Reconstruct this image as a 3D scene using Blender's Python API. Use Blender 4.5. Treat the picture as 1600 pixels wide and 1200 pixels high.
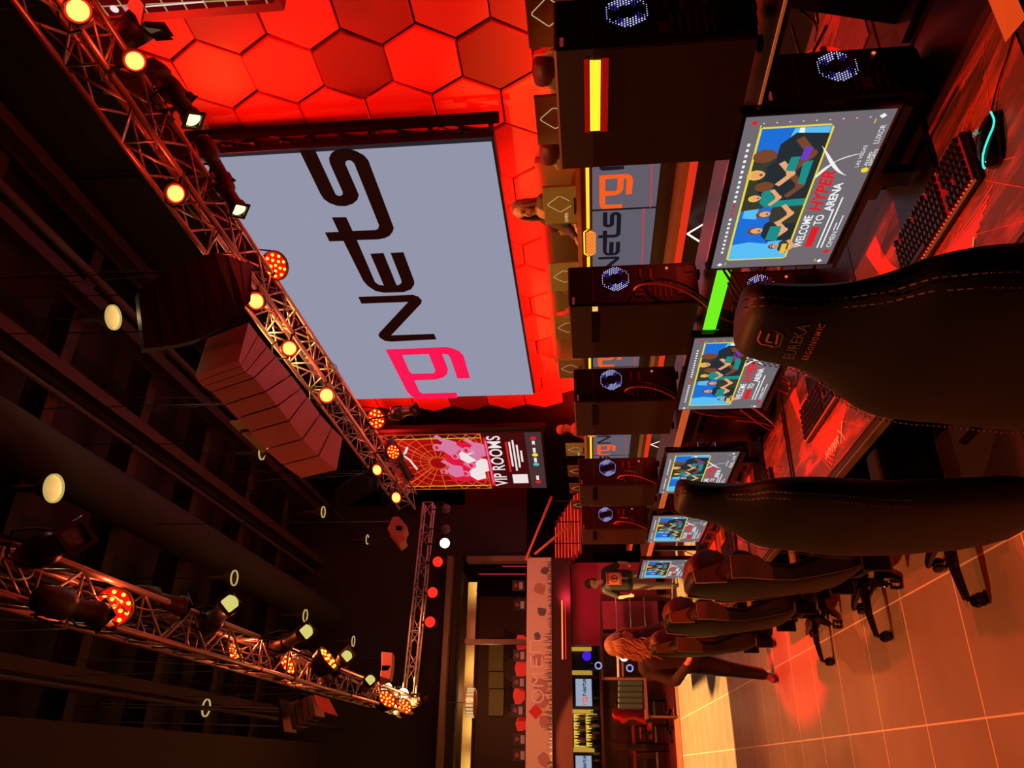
import bpy, bmesh, math, random
from mathutils import Vector as V, Matrix as M
random.seed(7)
R = math.radians
sc = bpy.context.scene
COL = sc.collection
for o in list(bpy.data.objects): bpy.data.objects.remove(o)

# ---------------------------------------------------------------- camera, world, exposure
EYE = V((0, 0, 1.75)); FOC = 1182.0
def axes(yaw, pitch, roll):
    cy, sy, cp, sp = math.cos(yaw), math.sin(yaw), math.cos(pitch), math.sin(pitch)
    f = V((sy*cp, cy*cp, sp)); r0 = V((cy, -sy, 0)); u0 = r0.cross(f)
    return r0*math.cos(roll)+u0*math.sin(roll), -r0*math.sin(roll)+u0*math.cos(roll), f
RT, UP, FW = axes(R(26.86), R(5.425), R(-1.65))
cd = bpy.data.cameras.new('camera'); cam = bpy.data.objects.new('camera', cd); COL.objects.link(cam)
cd.sensor_fit = 'HORIZONTAL'; cd.sensor_width = 36; cd.lens = 36*FOC/1600; cd.clip_start = .02; cd.clip_end = 200
# the phone was held upright while the picture is stored on its side: room 'right' is picture 'up'
cam.matrix_world = M(((-UP.x, RT.x, -FW.x, EYE.x), (-UP.y, RT.y, -FW.y, EYE.y), (-UP.z, RT.z, -FW.z, EYE.z), (0, 0, 0, 1)))
sc.camera = cam
w = bpy.data.worlds.new('world'); sc.world = w; w.use_nodes = True
w.node_tree.nodes['Background'].inputs[0].default_value = (.05, .012, .008, 1)
w.node_tree.nodes['Background'].inputs[1].default_value = .12
vs = sc.view_settings; vs.view_transform = 'Standard'; vs.look = 'None'; vs.exposure = 0; vs.gamma = 1; vs.use_curve_mapping = False

def spot(name, loc, to, col, power, ang=60, blend=.3, rad=.05):
    l = bpy.data.lights.new(name, 'SPOT'); l.energy = power; l.color = col; l.spot_size = R(ang); l.spot_blend = blend; l.shadow_soft_size = rad
    o = bpy.data.objects.new(name, l); COL.objects.link(o); o.location = loc
    o.rotation_euler = (V(to)-V(loc)).to_track_quat('-Z', 'Y').to_euler(); return o
def bez(P0, P1, P2, P3, n=12):
    return [tuple((1-t)**3*a+3*(1-t)**2*t*b+3*(1-t)*t*t*c+t**3*d for a, b, c, d in zip(P0, P1, P2, P3)) for t in [i/n for i in range(n+1)]]
def area(name, loc, to, col, power, sx, sy):
    l = bpy.data.lights.new(name, 'AREA'); l.shape = 'RECTANGLE'; l.size = sx; l.size_y = sy; l.energy = power; l.color = col
    o = bpy.data.objects.new(name, l); COL.objects.link(o); o.location = loc
    o.rotation_euler = (V(to)-V(loc)).to_track_quat('-Z', 'Y').to_euler(); return o
def point(name, loc, col, power, rad=.1):
    l = bpy.data.lights.new(name, 'POINT'); l.energy = power; l.color = col; l.shadow_soft_size = rad
    o = bpy.data.objects.new(name, l); COL.objects.link(o); o.location = loc; return o
RED = (1, .018, .008); ORG = (1, .16, .03); WARM = (1, .62, .22)
# red wash of the hexagon wall by added lamps without fixtures
for y in (3.2, 5.2, 7.2, 9.2, 11.2, 13.2, 15.2):
    spot('wall_wash_light', (5.0, y, 6.3), (7.0, y+.1, 4.3), (1, .012, .005), 370, 130, .9, .2)
area('wall_foot_light', (6.62, 10.1, 2.36), (7.3, 10.1, 3.3), (1, .012, .005), 130, 5.2, .08)  # added strip lamps, unseen, brighten the wall below the video wall
area('wall_foot_light', (6.6, 5.2, 1.6), (7.3, 5.2, 2.9), (1, .012, .005), 90, 4.0, .08)
area('wall_foot_light', (6.6, 14.3, 1.6), (7.3, 14.3, 2.9), (1, .012, .005), 70, 3.0, .08)
for z in (4.9, 4.1): spot('wall_amber_light', (6.6, 6.55, z), (7.05, 6.05, z-.02), (1, .34, .03), 26, 100, 1, .05)
spot('wall_amber_light', (6.3, 6.0, 5.9), (7.05, 5.75, 5.85), (1, .3, .03), 6, 70, 1, .05)
# floor
spot('floor_warm_light', (.6, 14.6, 6.9), (.3, 14.6, 0), (1, .5, .13), 9000, 59, .04, .03)
spot('floor_red_light', (1.3, 5.6, 5.1), (1.65, 7.0, 0), (1, .006, .005), 3000, 30, .25, .04)
spot('floor_red_light', (-1.2, 3.2, 5.2), (.4, 5.2, 0), (1, .05, .012), 300, 62, .2, .04)
spot('floor_amber_light', (-1.8, 7.0, 6.2), (.3, 4.6, 0), (1, .24, .055), 1500, 80, .4, .06)
spot('floor_amber_light', (1.6, 9.5, 6.4), (.3, 8.4, 0), (1, .2, .055), 900, 60, .4, .06)
spot('desk_red_light', (1.35, 3.0, 4.95), (1.3, 1.9, .78), (1, .1, .035), 520, 44, .4, .06)  # added overhead lamps without fixtures, brighten the desk mats
spot('desk_red_light', (1.35, 4.4, 4.95), (1.3, 4.4, .78), (1, .07, .03), 420, 44, .4, .06)
spot('stage_warm_light', (3.9, 7.0, 6.0), (6.4, 9.2, 1.9), (1, .62, .14), 520, 80, .5, .08)
spot('stage_front_light', (1.9, 6.5, 4.2), (5.3, 6.6, 2.0), (1, .6, .14), 280, 50, .6, .05)  # added lamps without fixtures, warm the backs of the stage monitors
spot('stage_front_light', (1.9, 11, 4.2), (5.3, 11.5, 2.0), (1, .6, .14), 280, 50, .6, .05)
spot('bar_red_light', (.8, 17.6, 2.1), (.8, 19, 0), (1, .03, .015), 120, 95, .5, .1)
spot('bar_red_light', (3.4, 16.4, 2.3), (3.6, 18, 1.3), (1, .03, .08), 40, 100, .5, .1)
spot('banner_light', (2.0, 13.0, 5.4), (2.0, 17, 2.6), (1, .26, .14), 400, 75, .6, .1)

# ---------------------------------------------------------------- photo pixel -> point on a plane of the room (camera calibration)
def P(x, y, ax, val, off=0):
    d = FW*FOC + RT*(600-y) - UP*(x-800); t = (val-EYE[ax])/d[ax]
    return EYE + d*t

# ---------------------------------------------------------------- materials
MATS = {}
def mat(name, col, rough=.5, metal=0, emit=None, es=1, tint=.12, scale=8, spec=.5, coat=0, bump=0):
    if name in MATS: return MATS[name]
    m = bpy.data.materials.new(name); m.use_nodes = True; nt = m.node_tree; b = nt.nodes['Principled BSDF']
    b.inputs['Roughness'].default_value = rough; b.inputs['Metallic'].default_value = metal
    b.inputs['Specular IOR Level'].default_value = spec; b.inputs['Coat Weight'].default_value = coat
    tc = nt.nodes.new('ShaderNodeTexCoord'); n = nt.nodes.new('ShaderNodeTexNoise'); n.inputs['Scale'].default_value = scale; n.inputs['Detail'].default_value = 3
    nt.links.new(tc.outputs['Object'], n.inputs['Vector'])
    mx = nt.nodes.new('ShaderNodeMix'); mx.data_type = 'RGBA'
    c = V(col[:3]); mx.inputs[6].default_value = (*(c*(1-tint)), 1); mx.inputs[7].default_value = (*[min(1, k) for k in c*(1+tint)], 1)
    nt.links.new(n.outputs['Fac'], mx.inputs[0]); nt.links.new(mx.outputs[2], b.inputs['Base Color'])
    if bump:
        bp = nt.nodes.new('ShaderNodeBump'); bp.inputs['Strength'].default_value = bump; bp.inputs['Distance'].default_value = .002
        nt.links.new(n.outputs['Fac'], bp.inputs['Height']); nt.links.new(bp.outputs[0], b.inputs['Normal'])
    if emit: b.inputs['Emission Color'].default_value = (*emit, 1); b.inputs['Emission Strength'].default_value = es
    MATS[name] = m; return m
def srgb(r, g, b): return tuple((c/255/12.92 if c <= 10 else ((c/255+.055)/1.055)**2.4) for c in (r, g, b))
def glow(name, rgb, es=1): return mat(name, (0, 0, 0), .9, 0, srgb(*rgb), es, 0, spec=0)
black = mat('black_plastic', (.006, .005, .006), .45)
blackm = mat('black_metal', (.012, .01, .01), .35, .3)
casem = mat('tower_case', (.03, .022, .035), .5, .2)
leather = mat('black_leather', (.0065, .0045, .004), .55, 0, bump=.15, scale=90, spec=.25)
stitch = mat('stitching', (.35, .3, .27), .7)
olive = mat('olive_leather', (.05, .04, .012), .45, bump=.2, scale=90)
tan = mat('brown_leather', (.24, .13, .03), .36, bump=.2, scale=90)
alu = mat('truss_metal', (.55, .42, .4), .35, .7)
steel = mat('steel', (.4, .38, .38), .3, .9)
rubber = mat('rubber', (.012, .01, .01), .7)
skin = mat('skin', (.55, .3, .2), .5)
whitep = mat('white_paint', (.8, .78, .75), .45)
gloss = mat('gloss_black', (.01, .008, .01), .08)
cablem = mat('cable', (.02, .015, .015), .4)
cabler = mat('red_cable', (.5, .1, .08), .4)
cablew = mat('pale_cable', (.5, .42, .42), .4)

# ---------------------------------------------------------------- mesh builder
class B:
    def __init__(s): s.v = []; s.f = []; s.m = []; s.mi = 0; s.mats = []; s.T = None
    def use(s, m):
        if m not in s.mats: s.mats.append(m)
        s.mi = s.mats.index(m); return s
    def add(s, vs, fs):
        n = len(s.v); s.v += [tuple(s.T @ V(v)) if s.T else tuple(v) for v in vs]; s.f += [tuple(n+i for i in f) for f in fs]; s.m += [s.mi]*len(fs); return s
    def box(s, c, d, rz=0, rx=0, ry=0, bev=0):
        c = V(c); h = V(d)/2; Rm = M.Rotation(rz, 3, 'Z') @ M.Rotation(ry, 3, 'Y') @ M.Rotation(rx, 3, 'X')
        if bev:
            b = min(bev, min(h)*.95); vs = []
            for x in (-1, 1):
                for y in (-1, 1):
                    for z in (-1, 1):
                        vs += [(x*h.x, y*(h.y-b), z*(h.z-b)), (x*(h.x-b), y*h.y, z*(h.z-b)), (x*(h.x-b), y*(h.y-b), z*h.z)]
            bm = bmesh.new(); [bm.verts.new(v) for v in vs]; bmesh.ops.convex_hull(bm, input=bm.verts); bm.verts.index_update()
            s.add([c+Rm@v.co for v in bm.verts], [[v.index for v in f.verts] for f in bm.faces]); bm.free(); return s
        vs = [c+Rm@V((x*h.x, y*h.y, z*h.z)) for x in (-1, 1) for y in (-1, 1) for z in (-1, 1)]
        return s.add(vs, [(0, 1, 3, 2), (4, 6, 7, 5), (0, 4, 5, 1), (2, 3, 7, 6), (0, 2, 6, 4), (1, 5, 7, 3)])
    def frame(s, d):
        d = V(d).normalized(); a = V((0, 0, 1)) if abs(d.z) < .9 else V((1, 0, 0)); u = d.cross(a).normalized(); return u, d.cross(u)
    def cyl(s, a, b, r0, r1=None, n=12, caps=True):
        a = V(a); b = V(b); r1 = r0 if r1 is None else r1; u, w = s.frame(b-a)
        vs = [p+u*math.cos(t)*r+w*math.sin(t)*r for p, r in ((a, r0), (b, r1)) for t in [2*math.pi*i/n for i in range(n)]]
        fs = [(i, (i+1) % n, n+(i+1) % n, n+i) for i in range(n)]
        if caps: fs += [tuple(range(n))[::-1], tuple(range(n, 2*n))]
        return s.add(vs, fs)
    def tube(s, pts, r, n=6, smooth=0):
        pts = [V(p) for p in pts]
        for _ in range(smooth):
            q = [pts[0]]
            for i in range(len(pts)-1): q += [pts[i]*.75+pts[i+1]*.25, pts[i]*.25+pts[i+1]*.75]
            pts = q+[pts[-1]]
        vs = []; fs = []; u = None
        for i, p in enumerate(pts):
            d = (pts[min(i+1, len(pts)-1)]-pts[max(i-1, 0)]).normalized()
            if u is None: u, _w = s.frame(d)
            u = (u-d*u.dot(d)).normalized(); ww = d.cross(u)
            vs += [p+u*math.cos(2*math.pi*k/n)*r+ww*math.sin(2*math.pi*k/n)*r for k in range(n)]
        for i in range(len(pts)-1):
            fs += [(i*n+k, i*n+(k+1) % n, (i+1)*n+(k+1) % n, (i+1)*n+k) for k in range(n)]
        fs += [tuple(range(n))[::-1], tuple(range((len(pts)-1)*n, len(pts)*n))]
        return s.add(vs, fs)
    def lathe(s, a, d, prof, n=20, caps=False):
        a = V(a); d = V(d).normalized(); u, w = s.frame(d); vs = []; fs = []
        for t, r in prof: vs += [a+d*t+(u*math.cos(2*math.pi*k/n)+w*math.sin(2*math.pi*k/n))*max(r, 1e-4) for k in range(n)]
        for i in range(len(prof)-1): fs += [(i*n+k, i*n+(k+1) % n, (i+1)*n+(k+1) % n, (i+1)*n+k) for k in range(n)]
        if caps: fs += [tuple(range(n))[::-1], tuple(range((len(prof)-1)*n, len(prof)*n))]
        return s.add(vs, fs)
    def loft(s, rows, caps=True, closed=True):
        n = len(rows[0]); vs = [p for r in rows for p in r]; fs = []
        for i in range(len(rows)-1):
            for k in range(n if closed else n-1): fs.append((i*n+k, i*n+(k+1) % n, (i+1)*n+(k+1) % n, (i+1)*n+k))
        if caps: fs += [tuple(range(n))[::-1], tuple(range((len(rows)-1)*n, len(rows)*n))]
        return s.add(vs, fs)
    def prism(s, pts, off):
        n = len(pts); off = V(off); vs = [V(p) for p in pts]+[V(p)+off for p in pts]
        return s.add(vs, [tuple(range(n))[::-1], tuple(range(n, 2*n))]+[(i, (i+1) % n, n+(i+1) % n, n+i) for i in range(n)])
    def ball(s, c, r, n=12, sc3=(1, 1, 1)):
        c = V(c); vs = []; fs = []; h = n//2
        for i in range(h+1):
            t = math.pi*i/h
            for k in range(n): a = 2*math.pi*k/n; vs.append(c+V((r*sc3[0]*max(math.sin(t), 1e-3)*math.cos(a), r*sc3[1]*max(math.sin(t), 1e-3)*math.sin(a), r*sc3[2]*math.cos(t))))
        for i in range(h): fs += [(i*n+k, (i+1)*n+k, (i+1)*n+(k+1) % n, i*n+(k+1) % n) for k in range(n)]
        return s.add(vs, fs)
    def obj(s, name, m=None, parent=None, smooth=False, bevel=0, loc=None, sub=0):
        me = bpy.data.meshes.new(name); me.from_pydata(s.v, [], s.f)
        ms = s.mats if s.mats else [m]
        for x in ms: me.materials.append(x)
        if s.mats: me.polygons.foreach_set('material_index', s.m)
        bm = bmesh.new(); bm.from_mesh(me); bmesh.ops.recalc_face_normals(bm, faces=bm.faces); bm.to_mesh(me); bm.free()
        o = bpy.data.objects.new(name, me); COL.objects.link(o)
        if parent: o.parent = parent
        if loc: o.location = loc
        if smooth:
            me.polygons.foreach_set('use_smooth', [True]*len(me.polygons))
            if smooth == 'auto':
                try: me.set_sharp_from_angle(angle=R(35))
                except Exception: pass
        if bevel: md = o.modifiers.new('b', 'BEVEL'); md.width = bevel; md.segments = 2; md.limit_method = 'ANGLE'
        if sub: md = o.modifiers.new('s', 'SUBSURF'); md.levels = sub; md.render_levels = sub
        me.update(); return o
def tag(o, label, cat, group=None, kind=None):
    if len(label.replace('-', ' ').split()) > 16 or len(label.split()) < 4: print('LONGLABEL', label)
    o['label'] = label; o['category'] = cat
    if group: o['group'] = group
    if kind: o['kind'] = kind
    return o
def thing(name, label, cat, loc=(0, 0, 0), rz=0, group=None, kind=None):
    o = bpy.data.objects.new(name, None); COL.objects.link(o); o.location = loc; o.rotation_euler = (0, 0, rz); o.empty_display_size = .1
    return tag(o, label, cat, group, kind)
def dup(root, loc, rz=None, label=None, rot=None):
    r = root.copy(); COL.objects.link(r); r.location = loc
    if rz is not None: r.rotation_euler = (0, 0, rz)
    if rot is not None: r.rotation_euler = rot
    if label: tag(r, label, r['category'])
    for c in list(root.children):
        k = c.copy(); COL.objects.link(k); k.parent = r
        for g in list(c.children): q = g.copy(); COL.objects.link(q); q.parent = k
    return r
def struct(o): o['kind'] = 'structure'; return o
ORD = ['first', 'second', 'third', 'fourth', 'fifth', 'sixth', 'seventh', 'eighth', 'ninth', 'tenth', 'eleventh', 'twelfth', 'thirteenth', 'fourteenth', 'fifteenth', 'sixteenth', 'seventeenth', 'eighteenth', 'nineteenth', 'twentieth', 'twenty-first', 'twenty-second']

# flat sign artwork: 2D shapes placed by a frame (origin, ux, uy, normal)
class Art:
    def __init__(s, o, ux, uy): s.o = V(o); s.ux = V(ux); s.uy = V(uy); s.n = s.ux.cross(s.uy).normalized(); s.b = B(); s.k = 0
    def pt(s, a, b, h): return s.o+s.ux*a+s.uy*b+s.n*h
    def poly(s, pts, m, h=.001): s.b.use(m).add([s.pt(a, b, h) for a, b in pts], [tuple(range(len(pts)))]); return s
    def rect(s, a0, b0, a1, b1, m, h=.001): return s.poly([(a0, b0), (a1, b0), (a1, b1), (a0, b1)], m, h)
    def line(s, a, b, w, m, h=.001):
        dx, dy = b[0]-a[0], b[1]-a[1]; L = math.hypot(dx, dy) or 1; nx, ny = -dy/L*w/2, dx/L*w/2
        return s.poly([(a[0]+nx, a[1]+ny), (a[0]-nx, a[1]-ny), (b[0]-nx, b[1]-ny), (b[0]+nx, b[1]+ny)], m, h)
    def path(s, pts, w, m, h=.001, close=False):
        L = list(zip(pts, pts[1:]+pts[:1])) if close else list(zip(pts, pts[1:]))
        for i, (a, b) in enumerate(L): s.line(a, b, w, m, h+i*2e-5)
        return s
    def disc(s, a, b, r, m, h=.001, n=14, ry=None):
        ry = ry or r; return s.poly([(a+r*math.cos(2*math.pi*i/n), b+ry*math.sin(2*math.pi*i/n)) for i in range(n)], m, h)
    def text(s, t, a, b, size, m, h=.0012, wid=None, shear=0, bold=0, sp=1, align='LEFT'):
        c = bpy.data.curves.new('t', 'FONT'); c.body = t; c.size = size; c.shear = shear; c.offset = bold*size; c.space_character = sp; c.align_x = align; c.resolution_u = 3
        o = bpy.data.objects.new('t', c); COL.objects.link(o); bpy.context.view_layer.update()
        me = bpy.data.meshes.new_from_object(o.evaluated_get(bpy.context.evaluated_depsgraph_get()))
        k = 1
        if me.vertices:
            xs = [v.co.x for v in me.vertices]; W = max(xs)-min(xs)
            if wid: k = wid/W
            s.b.use(m).add([s.pt(a+v.co.x*k, b+v.co.y, h) for v in me.vertices], [tuple(p.vertices) for p in me.polygons])
        bpy.data.objects.remove(o); bpy.data.meshes.remove(me); bpy.data.curves.remove(c); return s
    def obj(s, name, parent=None): return s.b.obj(name, None, parent)
# ================================================================ setting
def floor_mat():
    m = bpy.data.materials.new('floor_tile'); m.use_nodes = True; nt = m.node_tree; b = nt.nodes['Principled BSDF']; L = nt.links.new
    g = nt.nodes.new('ShaderNodeNewGeometry'); s = nt.nodes.new('ShaderNodeSeparateXYZ'); L(g.outputs['Position'], s.inputs[0])
    def mth(op, a, v=None, b2=None):
        n = nt.nodes.new('ShaderNodeMath'); n.operation = op
        L(a, n.inputs[0]) if not isinstance(a, (int, float)) else setattr(n.inputs[0], 'default_value', a)
        if v is not None: (L(v, n.inputs[1]) if not isinstance(v, (int, float)) else setattr(n.inputs[1], 'default_value', v))
        return n.outputs[0]
    def joint(o, off, per, wd):
        a = mth('MODULO', mth('ADD', o, 100*per-off), per); d = mth('MINIMUM', a, mth('SUBTRACT', per, a)); return mth('LESS_THAN', d, wd)
    j = mth('MAXIMUM', joint(s.outputs[0], .225, .655, .0045), joint(s.outputs[1], 3.88-.68*4, .682, .0045))
    n = nt.nodes.new('ShaderNodeTexNoise'); n.inputs['Scale'].default_value = 2.2; n.inputs['Detail'].default_value = 6; L(g.outputs['Position'], n.inputs['Vector'])
    v = nt.nodes.new('ShaderNodeTexNoise'); v.inputs['Scale'].default_value = 60; L(g.outputs['Position'], v.inputs['Vector'])
    mx = nt.nodes.new('ShaderNodeMix'); mx.data_type = 'RGBA'; mx.inputs[6].default_value = (.2, .17, .14, 1); mx.inputs[7].default_value = (.36, .31, .26, 1); L(n.outputs['Fac'], mx.inputs[0])
    m2 = nt.nodes.new('ShaderNodeMix'); m2.data_type = 'RGBA'; m2.inputs[7].default_value = (.8, .76, .7, 1); L(mx.outputs[2], m2.inputs[6]); L(j, m2.inputs[0])
    L(m2.outputs[2], b.inputs['Base Color'])
    r = nt.nodes.new('ShaderNodeMapRange'); r.inputs[3].default_value = .3; r.inputs[4].default_value = .5; L(v.outputs['Fac'], r.inputs[0]); L(r.outputs[0], b.inputs['Roughness'])
    bp = nt.nodes.new('ShaderNodeBump'); bp.inputs['Strength'].default_value = .3; bp.inputs['Distance'].default_value = .002; bp.invert = True; L(j, bp.inputs['Height']); L(bp.outputs[0], b.inputs['Normal'])
    return m
dark = mat('dark_wall', (.02, .01, .009), .8)
darkr = mat('dark_red_wall', (.06, .012, .01), .7)
b = B(); b.box((2.5, 7.0, -.05), (12, 20, .1)); struct(b.obj('floor', floor_mat()))
carpet = mat('bar_floor_wood', (.3, .12, .08), .4, tint=.3, scale=3)
b = B(); b.box((2.5, 21, -.035), (12, 8, .1)); struct(b.obj('trim_1', carpet))           # raised floor of the bar
b = B(); b.box((2.5, 10.5, 9.1), (14, 29, .2)); struct(b.obj('ceiling', mat('ceiling_paint', (.014, .005, .004), .8)))
b = B(); b.box((7.2, 10.5, 4.5), (.2, 29, 9.2)); struct(b.obj('wall_right', mat('wall_right_paint', (.012, .006, .006), .8)))
b = B(); b.box((-3.6, 10.5, 4.5), (.2, 29, 9.2)); struct(b.obj('wall_left', dark))
b = B(); b.box((2.5, 25.1, 4.5), (12, .2, 9.2)); struct(b.obj('wall_back', darkr))
b = B(); b.box((2.5, -3.5, 4.5), (12, .2, 9.2)); struct(b.obj('wall_front', dark))
# the dark wall over the balcony, with the opening of the lounge left free
b = B(); b.box((1.0, 17.6, 7.0), (9.2, .3, 4.6)); b.box((5.9, 17.6, 3.95), (3.1, .3, 1.5)); struct(b.obj('trim_2', dark))
b = B(); b.box((-1.0, 9.5, 8.3), (2.7, 16, 1.4)); struct(b.obj('trim_3', mat('soffit_paint', (.018, .003, .002), .8)))

# ceiling beams, pipes
beamm = mat('ceiling_steel', (.028, .009, .006), .7, .1)
def ibeam(a, c, h=.3, wd=.16):
    a = V(a); c = V(c); d = (c-a).normalized(); s = d.cross(V((0, 0, 1))); b = B()
    def slab(z0, z1, w2): b.prism([a+s*w2+V((0, 0, z0)), a-s*w2+V((0, 0, z0)), a-s*w2+V((0, 0, z1)), a+s*w2+V((0, 0, z1))], c-a)
    slab(0, .025, wd/2); slab(.025, h-.025, .012); slab(h-.025, h, wd/2); return b
xs = [.9, 1.9, 3.1, 4.2, 5.3, 6.3]
for i, x in enumerate(xs):
    o = ibeam((x, -2.5, 8.0), (x, 17.4, 8.0)).obj('ceiling_beam', beamm)
    tag(o, 'dark steel ceiling beam along the hall, %s counted from the side of the bar lounge' % ORD[i], 'beam', 'long steel ceiling beams')
ys = [4.2, 6.0, 7.9, 9.8, 11.7, 13.6, 15.5]
for i, y in enumerate(ys):
    o = ibeam((.3, y, 8.34), (7.05, y, 8.34), .36, .2).obj('ceiling_joist', beamm)
    tag(o, 'dark cross joist under the black ceiling, %s from the near end' % ORD[i], 'joist', 'cross joists under the ceiling')
for i, (x, z, r) in enumerate([(1.45, 7.6, .02), (1.53, 7.6, .02), (1.61, 7.6, .02), (1.69, 7.6, .02), (3.55, 7.5, .03), (5.0, 7.4, .05), (.62, 7.0, .03)]):
    b = B(); b.tube([(x, -2, z), (x, 17.3, z)], r, 8)
    tag(b.obj('ceiling_conduit', beamm, smooth=True), 'thin dark conduit pipe running along the ceiling, %s from the bar lounge side' % ORD[sorted([1.45, 1.53, 1.61, 1.69, 3.55, 5.0, .62]).index(x)], 'pipe', 'conduit pipes along the ceiling')
b = B(); b.cyl((2.9, 3.5, 7.6), (2.9, 17, 7.6), .3, n=24); tag(b.obj('air_duct', mat('duct_paint', (.011, .004, .003), .8), smooth=True), 'fat round dark air duct hanging under the ceiling beams', 'duct')

# downlights
bulb = glow('bulb_glow', (255, 244, 190), 6); ringm = glow('downlight_rim', (190, 165, 95), 1); dimr = mat('downlight_reflector', (.12, .09, .05), .5, .2)
def downlight(x, y, z, lit, lab):
    t = thing('ceiling_downlight', lab, 'downlight', (x, y, z), 0, 'round ceiling downlights'); k = .78 if lit else .62; t.scale = (k, k, 1)
    b = B(); b.lathe((0, 0, 0), (0, 0, 1), [(0, .17), (.06, .155), (.14, .1), (.2, .05), (.42, .05), (.42, 0)], 24); b.obj('housing', dimr, t, True)
    b = B(); b.lathe((0, 0, -.012), (0, 0, 1), [(0, .165), (0, .185), (.02, .185), (.02, .165), (0, .165)], 28); b.obj('rim', ringm, t, True)
    b = B(); b.ball((0, 0, .17), .045); b.obj('bulb', bulb if lit else mat('bulb_dim', (.6, .5, .3), .3, emit=srgb(220, 190, 120), es=1.2), t, True)
    b = B(); b.cyl((0, 0, .4), (0, 0, 8.98-z), .012, n=6); b.obj('stem', beamm, t)
DL = [((84, 763), 1, 'brightest round downlight of the ceiling, glaring yellow-white, nearest on the bar side'), ((177, 496), 1, 'bright round downlight hanging by the dark curved speaker array'),
      ((409, 708), 0, 'dim round downlight just beside the yellow-lit back of the long pink speaker array'), ((505, 800), 0, 'dim round downlight behind the far end of the long pink speaker array'),
      ((366, 903), 0, 'dim round downlight above the middle of the lamp-filled near truss'), ((574, 843), 0, 'small round downlight next to the small pink speaker'),
      ((624, 872), 0, 'smallest and farthest round downlight beyond the small pink speaker'), ((477, 962), 0, 'dim reddish round downlight above a pair of spotlights on the near truss'),
      ((552, 1002), 0, 'small oval-looking downlight above the far end of the near truss'), ((322, 1106), 0, 'round downlight beside the near truss, on the bar lounge side')]
for (x, y), lit, lab in DL:
    p = P(x, y, 2, 7.0); downlight(p.x, p.y, 7.0, lit, lab)
    if lit: point('downlight_light', (p.x, p.y, 6.92), (1, .75, .35), 12, .05)

# hexagon wall panels
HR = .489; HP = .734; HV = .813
hexm = [mat('hexagon_panel_bright', (.85, .2, .14), .5, tint=.03, scale=1, spec=.3), mat('hexagon_panel_dark', (.26, .09, .06), .4, tint=.06, scale=1), mat('hexagon_panel_dimmed', (.45, .16, .12), .45, tint=.05, scale=1)]  # tints stand in for uneven light reflected by the panels
def hexpanel(r, th):
    b = B(); ri = r-.03; pts = lambda q, x: [(x, q*math.cos(math.pi/3*i), q*math.sin(math.pi/3*i)) for i in range(6)]
    return b.loft([pts(ri, 0), pts(ri, -th+.01), pts(ri-.012, -th)], caps=True)
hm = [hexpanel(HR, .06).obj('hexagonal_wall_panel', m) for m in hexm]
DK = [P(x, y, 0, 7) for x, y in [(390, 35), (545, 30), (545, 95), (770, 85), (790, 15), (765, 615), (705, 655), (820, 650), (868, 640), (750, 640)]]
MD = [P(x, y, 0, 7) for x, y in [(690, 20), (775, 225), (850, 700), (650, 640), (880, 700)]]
kk = 0; hexes = []
for c in range(-4, 13):
    for r in range(-3, 5):
        y = 5.815+HP*c; z = 4.245+HV*r+(HV/2 if c % 2 else 0)
        if z < 2.0 or z > 7.2: continue
        t = (6.5-0)/7.0; ly, lz = y*t, 1.75+(z-1.75)*t
        if 7.1 < ly < 12.8 and 3.2 < lz < 5.9: continue
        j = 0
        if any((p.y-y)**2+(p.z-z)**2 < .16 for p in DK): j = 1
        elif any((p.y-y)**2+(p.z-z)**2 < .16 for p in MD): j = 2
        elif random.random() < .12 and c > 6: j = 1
        hexes.append((c, r, y, z, j))
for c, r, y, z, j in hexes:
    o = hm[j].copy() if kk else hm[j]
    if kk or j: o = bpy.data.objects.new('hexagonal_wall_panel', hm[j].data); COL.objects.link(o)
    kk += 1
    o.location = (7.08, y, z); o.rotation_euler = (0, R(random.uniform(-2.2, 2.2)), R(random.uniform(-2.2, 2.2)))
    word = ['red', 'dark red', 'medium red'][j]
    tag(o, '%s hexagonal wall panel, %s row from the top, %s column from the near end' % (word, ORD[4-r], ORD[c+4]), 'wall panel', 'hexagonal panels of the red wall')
for h in hm:
    if 'label' not in h: bpy.data.objects.remove(h)

b = B(); b.box((6.9, 8.0, 7.9), (.36, 22, 2.3)); struct(b.obj('trim_8', mat('valance_black', (.006, .002, .002), .9)))
# main LED wall
LX = 6.5
scr = glow('led_screen_grey', (147, 149, 170)); scrdark = glow('led_logo_brown', (34, 8, 4)); scrpink = glow('led_logo_pink', (252, 22, 82))
ly0, ly1, lz0, lz1 = 6.53, 13.27, 2.74, 6.34
STE = [(468,232.5),(501.3,301.3),(506.3,308.8),(515,315),(527.5,319.4),(540,320),(551.3,316.3),(558.8,310),(561,302.5),(557.5,293.8),(540,253.8),(540.6,250),(543.8,248),(548.8,248.5),(553.8,253),(592.5,350),(591,355),(587.5,357),(551.3,358.8),(541.3,337),(518.8,337.3),(529.4,360),(508,361),(515,375),(536.9,374.4),(567.5,436.3),(575,445),(587.5,453),(600,455.3),(631.3,454.4),(642.5,450),(647.5,442.5),(647.5,437.5),(630.6,391.9),(610.3,392.8),(626.9,435),(627.8,438.8),(625,442.5),(620,443.8),(599.4,393),(578.8,394.4),(600,444),(592.5,443),(586.3,438.8),(558,373),(591.3,371.9),(601.3,370),(608.8,366.3),(613.8,360),(615.6,353.8),(613.8,348.8),(577.5,252.5),(575.6,247.5),(568.8,240),(557.5,233.8),(545,229.8),(535,229.8),(523.8,232.5),(517.5,237.5),(514.4,245),(515.6,252.5),(535.6,297.5),(535.6,301.9),(531.3,304),(526,302.5),(523.8,299.4),(492.5,231.5)]
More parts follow.
